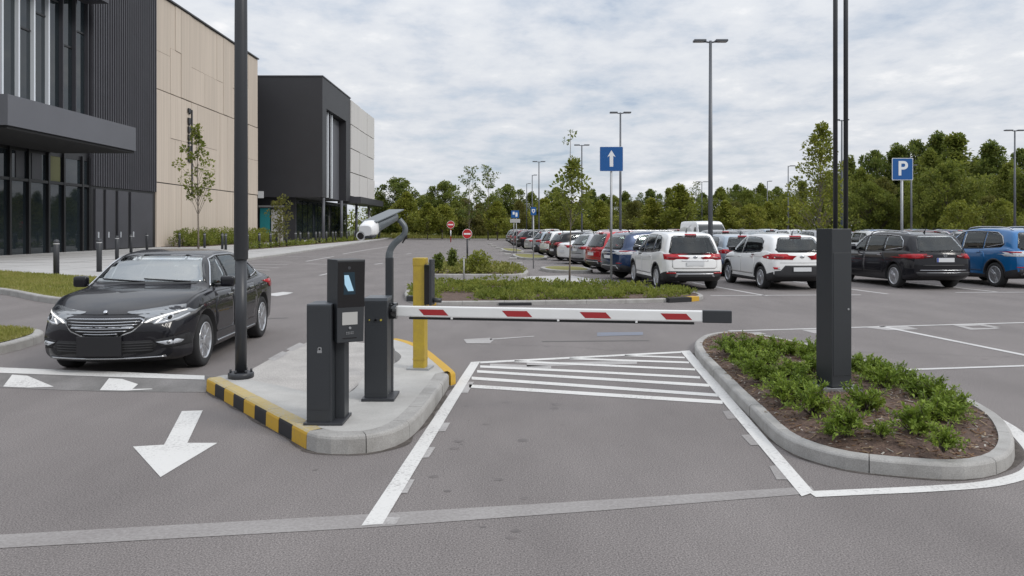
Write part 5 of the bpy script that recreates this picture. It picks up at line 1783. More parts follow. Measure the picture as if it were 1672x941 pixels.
round_sign('no_entry_sign', 736, 367, 12.5, 92, 396, 'round red no entry sign on a red and white post at the far aisle end', striped=True)
round_sign('no_entry_sign', 763, 382, 16, 36, 434, 'round red no entry sign on a dark post in the rear bed')
mb = MB(); q = G(757.5, 456, .13)
mb.tube([(0, 0, 0), (0, 0, .72)], [.03, .024], 8); mb.lathe([(.03, .70), (.02, .74)], n=8)
o = mb.build('marker_stake', M['label_grey']); o.location = q; tag(o, 'pale slim marker stake standing before the rear bed', 'stake')
# blue signs down the aisle
for (px, py, w, h, Y, bpy_, lab, kind) in ((841, 350, 13, 12, 58, 413, 'square blue pictogram sign with white panel beneath on two grey posts', 'double'), (871, 345, 9, 13, 36, 440, 'small blue sign with white shield symbol on a thin post by the aisle', 'shield')):
    b = Vector(((px - CX) / F * Y, Y, 0)); k = Y / F
    z = at(px, py, Y).z
    s = empty('blue_sign', b); tag(s, lab, 'sign')
    xs = (0,) if kind == 'shield' else (-.09, .09)
    for x in xs:
        mb = MB(); mb.tube([(x, 0, 0), (x, 0, z)], .028, 8); mb.build('post', M['galvanised'], s)
    p = plate(s, z, w * k, h * k, 'sign_blue', border='sign_blue', rad=.03, b=.01)
    a = w * k
    if kind == 'double':
        flat(p, [[(-a * .3, -a * .05), (-a * .05, -a * .05), (-a * .05, a * .3), (-a * .3, a * .3)], [(a * .05, -a * .3), (a * .3, -a * .3), (a * .3, a * .2), (a * .05, a * .2)]], z, 'sign_white', -.062, 'pictogram')
        plate(s, z - h * k * .9, w * k * 1.25, h * k * .5, 'label_grey', rad=.02, b=.01, name='sub_panel')
    else:
        flat(p, [[(-a * .3, a * .35), (a * .3, a * .35), (a * .3, -a * .05), (0, -a * .4), (-a * .3, -a * .05)]], z, 'sign_white', -.062, 'shield_symbol')
        flat(p, [[(-a * .14, a * .2), (a * .14, a * .2), (a * .14, 0), (0, -a * .2), (-a * .14, 0)]], z, 'sign_blue', -.064, 'shield_centre')

# ---- car park lamps
def lamp(px, top_py, Y, label, double=True, rad=.085, hw_=1.0, bpx=None):
    z = at(px, top_py, Y).z
    o = empty('car_park_lamp', Vector(((px - CX) / F * Y, Y, 0))); tag(o, label, 'lamp post', 'lamp posts in the car park')
    mb = MB(); mb.tube([(0, 0, 0), (0, 0, z * .5), (0, 0, z)], [rad, rad * .8, rad * .55], 12); mb.build('pole', M['lamp_grey'], o)
    mb = MB(); mb.box((0, 0, .5), (rad * 2.6, rad * 2.6, 1.0)); mb.build('pole_base', M['lamp_grey'], o, bevel=.02)
    for s in ((-1, 1) if double else (1,)):
        mb = MB()
        mb.tube([(0, 0, z - .06), (s * .2, 0, z - .03)], .03, 8); mb.build('bracket', M['lamp_grey'], o)
        mb = MB(); mb.box((s * (.14 + hw_ * .24), 0, z), (hw_ * .42, .30, .075)); h = mb.build('lamp_head', M['lamp_grey'], o, bevel=.02)
        mb = MB(); mb.box((s * (.14 + hw_ * .26), 0, z - .04), (hw_ * .28, .22, .012)); mb.build('lens', M['label_grey'], h)
    return o


mat('lamp_grey', (.115, .122, .135), rough=.45, metal=.3)
lamp(1160, 67, 28.8, 'tallest double-headed lamp post, rising behind the white crossover', rad=.095, hw_=1.05)
lamp(1013, 184, 46, 'double-headed lamp post just right of the blue arrow sign', hw_=1.05)
lamp(950, 237, 64, 'double-headed lamp post between the staked sapling and the arrow sign', hw_=1.05)
lamp(880, 264, 79, 'double-headed lamp post above the white car of the angled row', hw_=1.1)
lamp(869, 286, 96, 'slim lamp post close left of the one above the angled row', double=False)
lamp(860, 300, 112, 'smallest lamp post, farthest along the angled row', double=False)
lamp(1146, 297, 112, 'far double-headed lamp post beside the tallest one, left of it', hw_=1.6)
lamp(1287, 271, 84, 'lamp post left of the tall maple sapling', double=False, hw_=1.3)
lamp(1253, 296, 104, 'far small lamp post above the white hatchback', double=False)
lamp(1374.5, 196, 49, 'pale lamp post seen between the twin rods', hw_=.6)
lamp(1488, 270, 60, 'thin lamp post right behind the parking sign', double=False, hw_=.5)
lamp(1657, 213, 54, 'double-headed lamp post above the blue car', hw_=1.2)
# ------------------------------------------------------------------ vegetation
leaf_mat('leaf_dark', [(0.0552, 0.084, 0.0216), (0.108, 0.15, 0.0336), (0.192, 0.228, 0.0504), (0.282, 0.282, 0.072)])
leaf_mat('leaf_mid', [(0.0828, 0.1127, 0.023), (0.1552, 0.1898, 0.0345), (0.2357, 0.2587, 0.0506), (0.3105, 0.299, 0.0747)])
leaf_mat('leaf_yellow', [(.10, .125, .018), (.18, .205, .028), (.25, .26, .040), (.32, .29, .06)], .35)
leaf_mat('leaf_olive', [(.080, .088, .024), (.135, .145, .034), (.195, .19, .05), (.24, .19, .07)])
leaf_mat('leaf_shrub', [(.065, .11, .018), (.15, .22, .030), (.25, .33, .048), (.36, .40, .08)], .3)
leaf_mat('leaf_grass', [(0.13, 0.143, 0.0338), (0.195, 0.208, 0.0468), (0.26, 0.26, 0.065), (0.351, 0.299, 0.13)], .3)
mat('bark', (.075, .060, .048), rough=.95, var=.25, scale=6)
mat('bark_pale', (.16, .135, .11), rough=.95, var=.2, scale=6)


def rvec(rng):
    while True:
        v = Vector((rng.uniform(-1, 1), rng.uniform(-1, 1), rng.uniform(-1, 1)))
        if .05 < v.length < 1: return v.normalized()


def clump(mb, rng, c, r, n, ln, wd, flat=.75, up=.25):
    for _ in range(n):
        d = rvec(rng)
        rr = r * (rng.random() ** .45)
        p = c + Vector((d.x * rr, d.y * rr, d.z * rr * flat))
        dr = (d + rvec(rng) * .8 + Vector((0, 0, up))).normalized()
        nn = (d * .8 + Vector((0, 0, .7)) + rvec(rng) * .7).normalized()
        if abs(dr.dot(nn)) > .95: continue
        q = rng.uniform(.65, 1.25)
        mb.leaf(p, dr, nn, ln * q, wd * q)


def tree_mesh(seed, H, th, W, shape, nc, nl, leaf, tr=.14, cr=.14, dens=1.0):
    rng = random.Random(seed)
    cm, tm = MB(), MB()
    lean = Vector((rng.uniform(-.03, .03) * H, rng.uniform(-.03, .03) * H, 0))
    ctr = lambda z: lean * (z / H) ** 1.5 + Vector((0, 0, z))
    tm.tube([ctr(H * k / 7 * .93) for k in range(8)], [tr * (1 - .88 * k / 7) * (1.25 if k == 0 else 1) for k in range(8)], 8)
    ph = [rng.uniform(0, 6.28) for _ in range(4)]
    for i in range(nc):
        t = (i + rng.random()) / nc
        pr = {'round': math.sqrt(max(.02, 1 - (2 * t - .9) ** 2 * .85)) * (1 if t > .12 else .75), 'cone': (1 - t) ** .75 * .98 + .05, 'column': .62 + .3 * math.sin(t * 3.1), 'spindle': math.sin(min(1, t * 1.06 + .12) * math.pi) ** .8 + .06,
              'oak': (.75 + .35 * math.sin(t * 9 + ph[0])) * math.sqrt(max(.03, 1 - (2 * t - .85) ** 2 * .8))}[shape]
        a = i * 2.399 + rng.uniform(-.5, .5)
        irr = 1 + .22 * math.sin(2 * a + ph[1]) + .16 * math.sin(3 * a + ph[2] + t * 5)
        r = W / 2 * pr * irr * (rng.random() ** .42)
        z = th + t * (H - th) * .97
        c = ctr(z) + Vector((math.cos(a) * r, math.sin(a) * r, 0))
        R_ = W * cr * rng.uniform(.65, 1.3) * (1 if t < .85 else .72)
        clump(cm, rng, c, R_, int(nl * rng.uniform(.55, 1.4)), leaf, leaf * .62)
        zb = max(th * .7, z - r * rng.uniform(.5, 1.0) - .1 * H)
        b0 = ctr(min(zb, H * .9)); mid = b0.lerp(c, .55) + Vector((0, 0, .06 * r))
        br = tr * (1 - .8 * zb / H) * .42
        tm.tube([b0, mid, c], [br, br * .6, br * .2], 5, caps=False)
        for _ in range(2):
            tm.tube([mid, c + rvec(rng) * R_ * .9], [br * .4, br * .1], 4, caps=False)
    return cm, tm


KINDS = {}


def tree_kind(key, leafm, bark='bark', **kw):
    cm, tm = tree_mesh(**kw)
    KINDS[key] = (cm.mesh('crown', M[leafm]), tm.mesh('trunk', M[bark]), kw['H'])


tree_kind('round_dark', 'leaf_dark', seed=1, H=12, th=1.2, W=9.5, shape='round', nc=64, nl=190, leaf=.42, tr=.22, cr=.135)
tree_kind('oak_dark', 'leaf_dark', seed=2, H=13, th=1.0, W=9.5, shape='oak', nc=66, nl=190, leaf=.42, tr=.24, cr=.13)
tree_kind('oak_mid', 'leaf_mid', seed=3, H=12, th=.8, W=9.5, shape='oak', nc=66, nl=190, leaf=.42, tr=.2, cr=.13)
tree_kind('round_mid', 'leaf_mid', seed=4, H=10, th=.8, W=8.5, shape='round', nc=60, nl=190, leaf=.40, tr=.18, cr=.135)
tree_kind('cone_dark', 'leaf_dark', seed=5, H=14, th=.8, W=7.0, shape='cone', nc=64, nl=170, leaf=.38, tr=.2, cr=.125)
tree_kind('spindle_mid', 'leaf_mid', seed=6, H=13, th=1.2, W=6.4, shape='spindle', nc=58, nl=170, leaf=.38, tr=.16, cr=.14)
tree_kind('olive', 'leaf_olive', seed=7, H=9, th=.7, W=8.0, shape='oak', nc=58, nl=190, leaf=.38, tr=.16, cr=.14)
tree_kind('young_yellow', 'leaf_yellow', 'bark_pale', seed=8, H=6, th=1.3, W=3.6, shape='spindle', nc=40, nl=120, leaf=.28, tr=.07, cr=.17)
tree_kind('young_round', 'leaf_yellow', 'bark_pale', seed=9, H=5, th=1.5, W=4.4, shape='round', nc=40, nl=120, leaf=.28, tr=.07, cr=.15)
tree_kind('sparse_tall', 'leaf_dark', 'bark_pale', seed=10, H=9, th=2.5, W=3.0, shape='column', nc=26, nl=44, leaf=.26, tr=.06, cr=.14)
tree_kind('bush', 'leaf_mid', seed=12, H=4, th=.1, W=6.5, shape='round', nc=36, nl=130, leaf=.32, tr=.1, cr=.17)
TREES = []


def tree(key, px, top_py, Y, wscale=1.0, adj='', base=0.0):
    cme, tme, H = KINDS[key]
    z = at(px, top_py, Y).z - base
    s = z / H * .95
    o = empty('tree', Vector(((px - CX) / F * Y, Y, base)), random.uniform(0, 6.28))
    o.scale = (s * wscale, s * wscale, s)
    link('trunk', tme, o); link('crown', cme, o)
    TREES.append([o, px, Y, adj])
    return o


random.seed(11)
D, Mi, Ol, Yl = 'dark green', 'mid green', 'olive green', 'yellow-green'
for (k, px, top, Y, ws, adj) in [
    # left group beyond the end of the aisle
    ('round_dark', 648, 287, 150, 1.0, D), ('oak_mid', 622, 318, 152, .9, Mi), ('young_yellow', 664, 312, 132, 1.2, Yl), ('young_yellow', 698, 330, 126, 1.2, Yl), ('young_round', 722, 335, 128, 1.1, Yl), ('round_mid', 690, 318, 156, 1.0, Mi),
    ('round_dark', 728, 293, 152, .95, D), ('oak_dark', 705, 312, 160, .9, D), ('olive', 760, 322, 142, 1.0, Ol), ('sparse_tall', 766, 262, 118, 1.0, 'sparse'), ('sparse_tall', 797, 261, 121, 1.1, 'sparse'),
    ('round_mid', 742, 326, 140, .8, Mi), ('olive', 783, 330, 138, .9, Ol), ('oak_dark', 828, 298, 150, 1.0, D), ('round_mid', 805, 318, 146, .9, Mi), ('olive', 848, 326, 140, .8, Ol), ('young_yellow', 812, 328, 120, 1.3, Yl), ('young_yellow', 890, 322, 112, 1.4, Yl), ('young_round', 915, 326, 104, 1.1, Yl), ('young_yellow', 978, 326, 108, 1.3, Yl), ('oak_mid', 868, 312, 150, .9, Mi),
    # middle
    ('oak_dark', 905, 303, 140, 1.0, D), ('round_mid', 925, 322, 130, .9, Mi), ('oak_mid', 955, 318, 134, .95, Mi), ('cone_dark', 968, 305, 142, 1.0, D), ('oak_dark', 985, 314, 140, .8, D), ('round_mid', 1002, 318, 130, .9, Mi),
    ('cone_dark', 1022, 309, 140, 1.1, D), ('olive', 1035, 326, 124, 1.0, Ol), ('oak_dark', 1060, 306, 138, .9, D), ('young_yellow', 1062, 322, 112, 1.3, Yl), ('spindle_mid', 1092, 303, 126, 1.1, Mi), ('young_yellow', 1108, 299, 110, 1.2, Yl), ('cone_dark', 1118, 312, 136, 1.0, D), ('sparse_tall', 1137, 290, 112, .7, 'sparse'),
    ('oak_dark', 1148, 312, 132, .9, D), ('oak_mid', 1178, 304, 128, .9, Mi), ('oak_dark', 1200, 298, 132, .8, D), ('round_mid', 1222, 308, 124, .9, Mi), ('oak_mid', 1243, 298, 128, .8, Mi), ('olive', 1195, 328, 112, 1.0, Ol), ('young_yellow', 1186, 326, 100, 1.3, Yl), ('young_round', 1224, 334, 98, 1.0, Yl), ('young_yellow', 1256, 328, 102, 1.2, Yl), ('oak_dark', 1268, 302, 130, .8, D), ('round_mid', 1282, 314, 118, .8, Mi), ('young_round', 1295, 322, 100, .9, Ol),
    # tall group on the right
    ('spindle_mid', 1312, 290, 112, 1.0, Mi), ('oak_dark', 1352, 278, 120, .8, D), ('oak_mid', 1352, 300, 100, .7, Mi), ('cone_dark', 1385, 248, 116, 1.0, D), ('oak_mid', 1405, 272, 104, .8, Mi), ('round_mid', 1422, 296, 96, .9, Mi), ('oak_dark', 1433, 240, 118, .8, D), ('olive', 1442, 288, 98, .9, Ol),
    ('cone_dark', 1468, 228, 118, 1.1, D), ('oak_dark', 1492, 222, 116, .75, D), ('round_mid', 1502, 300, 92, .8, Mi), ('oak_mid', 1520, 240, 104, .75, Mi), ('cone_dark', 1536, 207, 114, 1.0, D), ('spindle_mid', 1562, 208, 108, 1.3, Mi), ('round_mid', 1545, 262, 92, .9, Mi), ('young_round', 1568, 328, 74, 1.0, Yl),
    ('cone_dark', 1592, 250, 112, 1.0, D), ('oak_mid', 1585, 290, 94, .8, Mi), ('cone_dark', 1622, 222, 104, 1.1, D), ('olive', 1612, 318, 86, .9, Ol), ('oak_mid', 1650, 262, 96, .85, Mi), ('oak_dark', 1662, 238, 110, .8, D), ('round_mid', 1690, 262, 92, .9, Mi), ('young_round', 1636, 325, 80, .8, Ol), ('oak_dark', 1720, 240, 104, .9, D)]:
    tree(k, px, top, Y, ws, adj)
# near saplings of their own shapes
def sapling(name, label, base, H, th, W, shape, nc, nl, leaf, seed, lm='leaf_mid', bark='bark_pale', tr=.05, cr=.16):
    cm, tm = tree_mesh(seed, H, th, W, shape, nc, nl, leaf, tr, cr)
    o = empty('sapling', base)
    tm.build('trunk', M[bark], o); cm.build('crown', M[lm], o)
    return tag(o, label, 'tree')


b = G(324, 410, .12)
sapling('sapling', 'slender sapling with loose green crown before the beige stone wall', b, at(0, 204, b.y).z, 3.8, 2.5, 'spindle', 26, 46, .25, 21, 'leaf_mid', tr=.07, cr=.15)
b = G(309, 409, .12) + Vector((0, 1.2, 0))
b = G(930, 461, .13)
o = sapling('sapling', 'tall thin staked sapling with two leaf tufts in the middle bed', b, at(0, 268, b.y).z, 2.3, 1.2, 'spindle', 24, 44, .14, 22, 'leaf_mid', tr=.03, cr=.18)
zt_ = at(0, 222, b.y).z
mb = MB(); mb.tube([(0, 0, 3.3), (.04, 0, zt_)], [.014, .006], 6); mb.build('leader', M['bark_pale'], o)
rng = random.Random(4); mb = MB()
for c, r, n in ((Vector((.05, 0, zt_ - .05)), .12, 22), (Vector((-.12, 0, zt_ - .3)), .12, 16), (Vector((.03, 0, zt_ - .35)), .06, 6)): clump(mb, rng, c, r, n, .12, .06)
mb.build('top_tuft', M['leaf_dark'], o)
bz = Vector(((1338 - CX) / F * 46, 46, 0))
sapling('sapling', 'tall young maple with thin top standing left of the twin rods', bz, at(0, 200, 46).z, 1.7, 3.9, 'cone', 64, 62, .2, 23, 'leaf_yellow', tr=.075, cr=.12)
b = G(457, 404, .12)
sapling('sapling', 'small columnar yellow-green tree before the dark box building', b, at(0, 322, b.y).z, 1.0, 1.7, 'column', 30, 40, .2, 24, 'leaf_olive', tr=.06, cr=.2)

# dense wood behind everything
rng = random.Random(9)
mb = MB()
for i in range(620):
    x = rng.uniform(-42, 150)
    y = lerp(168, 128, smooth((x + 5) / 80)) + rng.uniform(-4, 8)
    h = lerp(6.0, 8.5, smooth((x - 20) / 50)) * rng.uniform(.55, 1.0)
    z = rng.uniform(.1, 1) * h
    clump(mb, rng, Vector((x, y, z)), rng.uniform(1.3, 2.4), 38, .6, .4)
tag(mb.build('woods', M['leaf_mid']), kind='stuff')
# scrub and long grass at the far edge of the car park
mb = MB()
for i in range(240):
    x = rng.uniform(-30, 110)
    y = lerp(146, 118, smooth((x + 5) / 80)) + rng.uniform(-3, 3)
    clump(mb, rng, Vector((x, y, rng.uniform(.1, .6))), rng.uniform(.6, 1.4), 34, .5, .22, .5)
tag(mb.build('scrub', M['leaf_grass']), kind='stuff')
mb = MB()
for i in range(9000):
    x = rng.uniform(-28, 8); y = rng.uniform(135, 152)
    mb.leaf(Vector((x, y, -.02)), Vector((rng.uniform(-.3, .3), rng.uniform(-.3, .3), 1)).normalized(), Vector((rng.uniform(-1, 1), -1, 0)).normalized(), rng.uniform(.3, .7), .12)
tag(mb.build('long_grass', M['leaf_grass']), kind='stuff')

# lawn grass on the left verges
def grass(name, poly, n, h, w=.012, m='leaf_grass', z=.15):
    rng = random.Random(len(name) + n)
    P = [(p.x, p.y) for p in poly]
    x0, x1, y0, y1 = min(p[0] for p in P), max(p[0] for p in P), min(p[1] for p in P), max(p[1] for p in P)
    mb = MB(); k = 0
    while k < n:
        x, y = rng.uniform(x0, x1), rng.uniform(y0, y1)
        if not inside((x, y), P): continue
        k += 1
        mb.leaf(Vector((x, y, z - .01)), Vector((rng.uniform(-.6, .6), rng.uniform(-.6, .6), 1)).normalized(), Vector((rng.uniform(-1, 1), rng.uniform(-1, 1), .1)).normalized(), h * rng.uniform(.5, 1.4), w)
    return tag(mb.build(name, M[m]), kind='stuff')


grass('verge_grass', [p for p in ins4 if p.x > -24] , 26000, .085, .022)
grass('verge_grass', [p for p in ins5 if p.x > -14], 14000, .06, .014)

# low shrubs of the planted island: a few meshes, each plant an object
SH = []
for s in range(5):
    rng = random.Random(40 + s); mb, stm = MB(), MB()
    for k in range(36):
        a = rng.uniform(0, 6.28); l = rng.uniform(.10, .25); el = rng.uniform(.15, 1.35)
        tip = Vector((math.cos(a) * math.cos(el), math.sin(a) * math.cos(el), math.sin(el) * .95)) * l
        mid = tip * .5 + Vector((0, 0, .02))
        stm.tube([(0, 0, -.03), mid, tip], [.004, .003, .0015], 4, caps=False)
        for q in range(30):
            t = .3 + .74 * q / 29
            p = (mid * (t * 2) if t < .5 else mid.lerp(tip, (t - .5) * 2))
            d = (tip.normalized() * .6 + rvec(rng) * .9 + Vector((0, 0, .2))).normalized(); p = p + rvec(rng) * .012
            mb.leaf(p, d, (Vector((0, 0, 1)) + rvec(rng) * .5).normalized(), rng.uniform(.026, .052), rng.uniform(.011, .020))
    SH.append((mb.mesh('foliage', M['leaf_shrub']), stm.mesh('stems', M['bark'])))


def shrub(px, py, scale, label, group, z=.19, i=0, cat='shrub', nm='shrub'):
    o = empty(nm, G(px, py, z), random.uniform(0, 6.28))
    o.scale = (scale * random.uniform(.92, 1.1), scale * random.uniform(.92, 1.1), scale * random.uniform(.85, 1.1))
    f, s = SH[i % 5]
    link('stems', s, o); link('foliage', f, o)
    return tag(o, label, cat, group)


zpos = [(190, 195), (245, 215), (300, 195), (255, 262), (330, 232), (365, 200), (310, 285), (345, 325), (392, 262), (440, 215), (405, 338, .8), (455, 392), (500, 322), (505, 215), (575, 235), (560, 370), (610, 310), (622, 215),
        (605, 490, 1.25), (470, 430), (560, 425), (530, 330), (815, 290), (860, 300), (905, 345), (950, 375, 1.15), (1005, 345, .95), (870, 485, 1.2), (770, 590, 1.15), (1110, 415, 1.05), (1185, 425, 1.05), (1195, 525, 1.25), (1265, 530, 1.0), (1100, 590, 1.15), (1235, 668, .95), (940, 608, .55), (690, 600, .45), (970, 312, .9), (1040, 352, .9), (1215, 440, 1.0), (1285, 490, .9), (910, 300, .9)]
front = [(z[0] / 2.94 + 1120, z[1] / 2.94 + 500, z[2] if len(z) > 2 else 1.0) for z in zpos]
lf = sorted([p for p in front if p[0] < 1330 and p[1] < 650], key=lambda p: p[0])
md = sorted([p for p in front if p not in lf and p[0] < 1450 and p[1] > 640], key=lambda p: p[0])
rt = sorted([p for p in front if p not in lf and p not in md], key=lambda p: p[0])
n_ = 0
for grp, where in ((lf, 'left of the twin rod pillar'), (md, 'in front of the twin rod pillar'), (rt, 'right of the twin rod pillar')):
    for k, p in enumerate(grp):
        sz = 'small' if p[2] < .75 else ('large' if p[2] > 1.08 else 'low')
        shrub(p[0], p[1] + 6, p[2] * (1.05 if grp is lf else .98), f'{sz} green shrub, {FIRST[k]} from the left among those {where}', 'shrubs in the planted island', i=n_); n_ += 1

# middle bed: ground cover
def cover(name, poly, n, h, leaf, m='leaf_shrub', seed=1, z=.13):
    rng = random.Random(seed); P = [(p.x, p.y) for p in poly]
    x0, x1, y0, y1 = min(p[0] for p in P), max(p[0] for p in P), min(p[1] for p in P), max(p[1] for p in P)
    mb = MB(); k = 0
    while k < n:
        x, y = rng.uniform(x0, x1), rng.uniform(y0, y1)
        if not inside((x, y), P): continue
        hh = h * (.35 + .9 * max(0, .5 + noise.noise(Vector((x * 1.1, y * 1.1, seed)))))
        k += 1
        if noise.noise(Vector((x * .9 + 7, y * 1.3, seed * 3.1))) < -.16: continue
        clump(mb, rng, Vector((x, y, z + hh * .45)), hh * .7, 14, leaf, leaf * .5, .8, .5)
    return tag(mb.build(name, M[m]), kind='stuff')


cover('ground_cover', ins2, 1700, .15, .10, 'leaf_mid', seed=2, z=.10)
cover('ground_cover', [p for p in ins3], 520, .20, .13, 'leaf_grass', seed=3)
cover('strip_ground_cover', [Vector((-22, 64, 0)), Vector((-20.6, 63, 0)), Vector((-20.4, 70, 0)), Vector((-20.8, 127, 0)), Vector((-22.1, 127, 0))], 900, .5, .2, 'leaf_mid', seed=5)
for (px, py, top, w, lab) in ((716, 446, 416, 13, 'upright dark shrub, left of two in the rear bed'), (738, 444, 408, 12, 'upright dark shrub, taller right one of two in the rear bed')):
    p = G(px, py, .13); Hh = at(0, top, p.y).z - .13
    cm, tm = tree_mesh(px, Hh, .1, w * p.y / F, 'column', 22, 26, .12, .02, .22)
    o = empty('upright_shrub', p); tm.build('stems', M['bark'], o); cm.build('foliage', M['leaf_dark'], o); tag(o, lab, 'shrub')
p = G(781, 446, .13)
cm, tm = tree_mesh(77, .75, .02, 1.05, 'round', 26, 46, .11, .02, .2)
o = empty('round_shrub', p); tm.build('stems', M['bark'], o); cm.build('foliage', M['leaf_yellow'], o); tag(o, 'round yellow-green shrub beside the dark sign post in the rear bed', 'shrub')
# hedge along the stone wall
rng = random.Random(6)
for (y0, y1, lab) in ((72, 84, 'dense hedge at the foot of the beige wall, nearer length'), (85, 98, 'dense hedge at the foot of the beige wall, farther length')):
    mb = MB(); stm = MB()
    for i in range(190):
        y = rng.uniform(y0, y1); x = rng.uniform(-30.9, -28.6)
        clump(mb, rng, Vector((x, y, .3 + rng.random() * 1.3 * (1 if x < -29.6 else .55))), rng.uniform(.3, .5), 42, .2, .11)
    for i in range(14):
        y = lerp(y0, y1, (i + .5) / 14); stm.tube([(-30, y, .1), (-30, y + .1, 1.3)], [.04, .01], 5)
    o = empty('hedge', (-30, (y0 + y1) / 2, .12)); off = Vector(o.location)
    mb.v = [v - off for v in mb.v]; stm.v = [v - off for v in stm.v]
    mb.build('foliage', M['leaf_mid'], o); stm.build('stems', M['bark'], o); tag(o, lab, 'hedge')
mb = MB(); mb.prism([(-31.3, 71), (-28.2, 71), (-28.2, 98.3), (-31.3, 98.3)], .10, .16)
tag(mb.build('hedge_bed_soil', M['soil']), kind='structure')
# labels of the trees: which one between which landmarks
LM = [(600, None), (735, 'the grey-panelled block and the no entry sign'), (850, 'the no entry sign and the blue signs'), (1000, 'the blue signs and the arrow sign'), (1160, 'the arrow sign and the tallest lamp'), (1338, 'the tallest lamp and the maple sapling'), (1472, 'the maple sapling and the parking sign'), (1800, 'the parking sign and the picture edge')]
grp = {}
for o, px, Y, adj in TREES:
    seg = next(t for x, t in LM[1:] if px < x)
    grp.setdefault((seg, adj), []).append((px, o))
for (seg, adj), lst in grp.items():
    for k, (px, o) in enumerate(sorted(lst, key=lambda t: t[0])):
        tag(o, f'{adj} tree, {FIRST[k]} from left between {seg}' if len(lst) > 1 else f'only {adj} tree between {seg}', 'tree', 'trees around the car park')
# ------------------------------------------------------------------ cars in their places
YAW = math.atan2(.055, 1)
PROTO = {}


def put(kind, colour, loc, rz, label, group=None, cat='car', sc=1.0):
    if kind not in PROTO:
        o = make_car(kind, colour); PROTO[kind] = (o, colour)
    else:
        src, c0 = PROTO[kind]
        o = copy_tree(src)
        if colour != c0: recolour(o, colour, paint(c0))
    o.location = loc; o.rotation_euler = (0, 0, rz); o.scale = (sc, sc, sc)
    o.name = {'van': 'parked_van'}.get(kind, 'parked_car')
    return tag(o, label, cat, group)


# hero: black saloon leaving the car park, front axle under px 325 / 110
a0 = (G(326, 600) + G(110, 597.5)) / 2
rx_ = G(418, 553)
hd_ = R(180) + R(2.5)
fwd = Vector((-math.sin(hd_), math.cos(hd_), 0))
sal = make_car('saloon', 'black'); sal.name = 'black_saloon'
sal.scale = (1.0, 1.0, 1.03)
sal.location = a0 + Vector((.03, .02, 0)) - fwd * 1.42; sal.rotation_euler = (0, 0, hd_)
tag(sal, 'black saloon car with chrome grille and lit headlights leaving past the island', 'car')
PROTO['saloon'] = (sal, 'black')

# front row, tails towards us
def row_pt(px, py):
    return G(px, py)


fr_ = [('crossover', 'white', 1128, 473.5, 'white crossover with tail to us, nearest the arrow sign post', 1.0), ('hatchback', 'white', 1298, 472.5, 'white hatchback with black lower bumper, partly behind the dark pillar', 1.04),
       ('estate', 'black', 1526, 471.5, 'black estate car with silver roof rails before the parking sign', 1.06), ('suv', 'blue', 1690, 470, 'bright blue off-roader cut by the edge of the photo', 1.02)]
for kind, col, px, py, lab, sc in fr_:
    p = G(px, py)
    L2 = SPECS[kind]['L'] / 2
    put(kind, col, p + Vector((-.04, 0, 0)) + Vector((-math.sin(YAW + R(2.5)), math.cos(YAW + R(2.5)), 0)) * (L2 - .55) * sc, YAW + R(2.5), lab, 'cars of the front row', sc=sc)
SRC = {'crossover': 'crossover', 'hatchback': 'hatchback', 'estate': 'estate car', 'suv': 'off-roader', 'saloon': 'saloon', 'van': 'van'}
# angled row along the aisle
ang = [('suv', 'navy', 28.5, .95), ('crossover', 'red', 32.0, 1.0), ('estate', 'silver', 36.3, 1.0), ('saloon', 'white', 40.6, 1.05), ('hatchback', 'black', 44.6, 1.0), ('crossover', 'white', 49.5, .95), ('hatchback', 'pale blue', 54.5, 1.0), ('saloon', 'silver', 60, 1.0),
       ('estate', 'black', 69, 1.0), ('crossover', 'dark red', 75, .95), ('hatchback', 'beige', 82, 1.0), ('suv', 'dark grey', 90, .9)]
HA = -R(71)
for k, (kind, col, Y, sc) in enumerate(ang):
    x = lerp(3.1, -.55, (Y - 28) / 50) if Y < 78 else lerp(-.55, -1.0, (Y - 78) / 14)
    fw = Vector((-math.sin(HA), math.cos(HA), 0))
    rear_ = Vector((x + .35, Y, 0))
    put(kind, col, rear_ + fw * SPECS[kind]['L'] / 2 * sc, HA, f'{col} {SRC[kind]} in the slanted row, {ORD[k]} from the near end', 'cars in the slanted row', sc=sc)
# rows behind the front row
rng = random.Random(17)
cols = ['silver', 'white', 'grey', 'black', 'dark grey', 'pearl', 'navy', 'pale blue', 'dark red', 'beige', 'bronze', 'red', 'blue']


def back_row(Y, xs, rowname, face, fixed={}, skip=()):
    for k, x in enumerate(xs):
        kind, col = fixed.get(k, (rng.choice(['crossover', 'hatchback', 'estate', 'suv', 'crossover', 'saloon']), rng.choice(cols)))
        sc = 1.0 if kind != 'suv' else .93
        p = Vector((x, Y + x * .055 + rng.uniform(-.25, .25), 0))
        px = CX + p.x / p.y * F
        put(kind, col, p, YAW + (0 if face else math.pi) + R(rng.uniform(-1.2, 1.2)), f'{col} {SRC[kind]} {rowname}, {FIRST[k]} from the left', f'cars {rowname}', cat='van' if kind == 'van' else 'car', sc=sc)


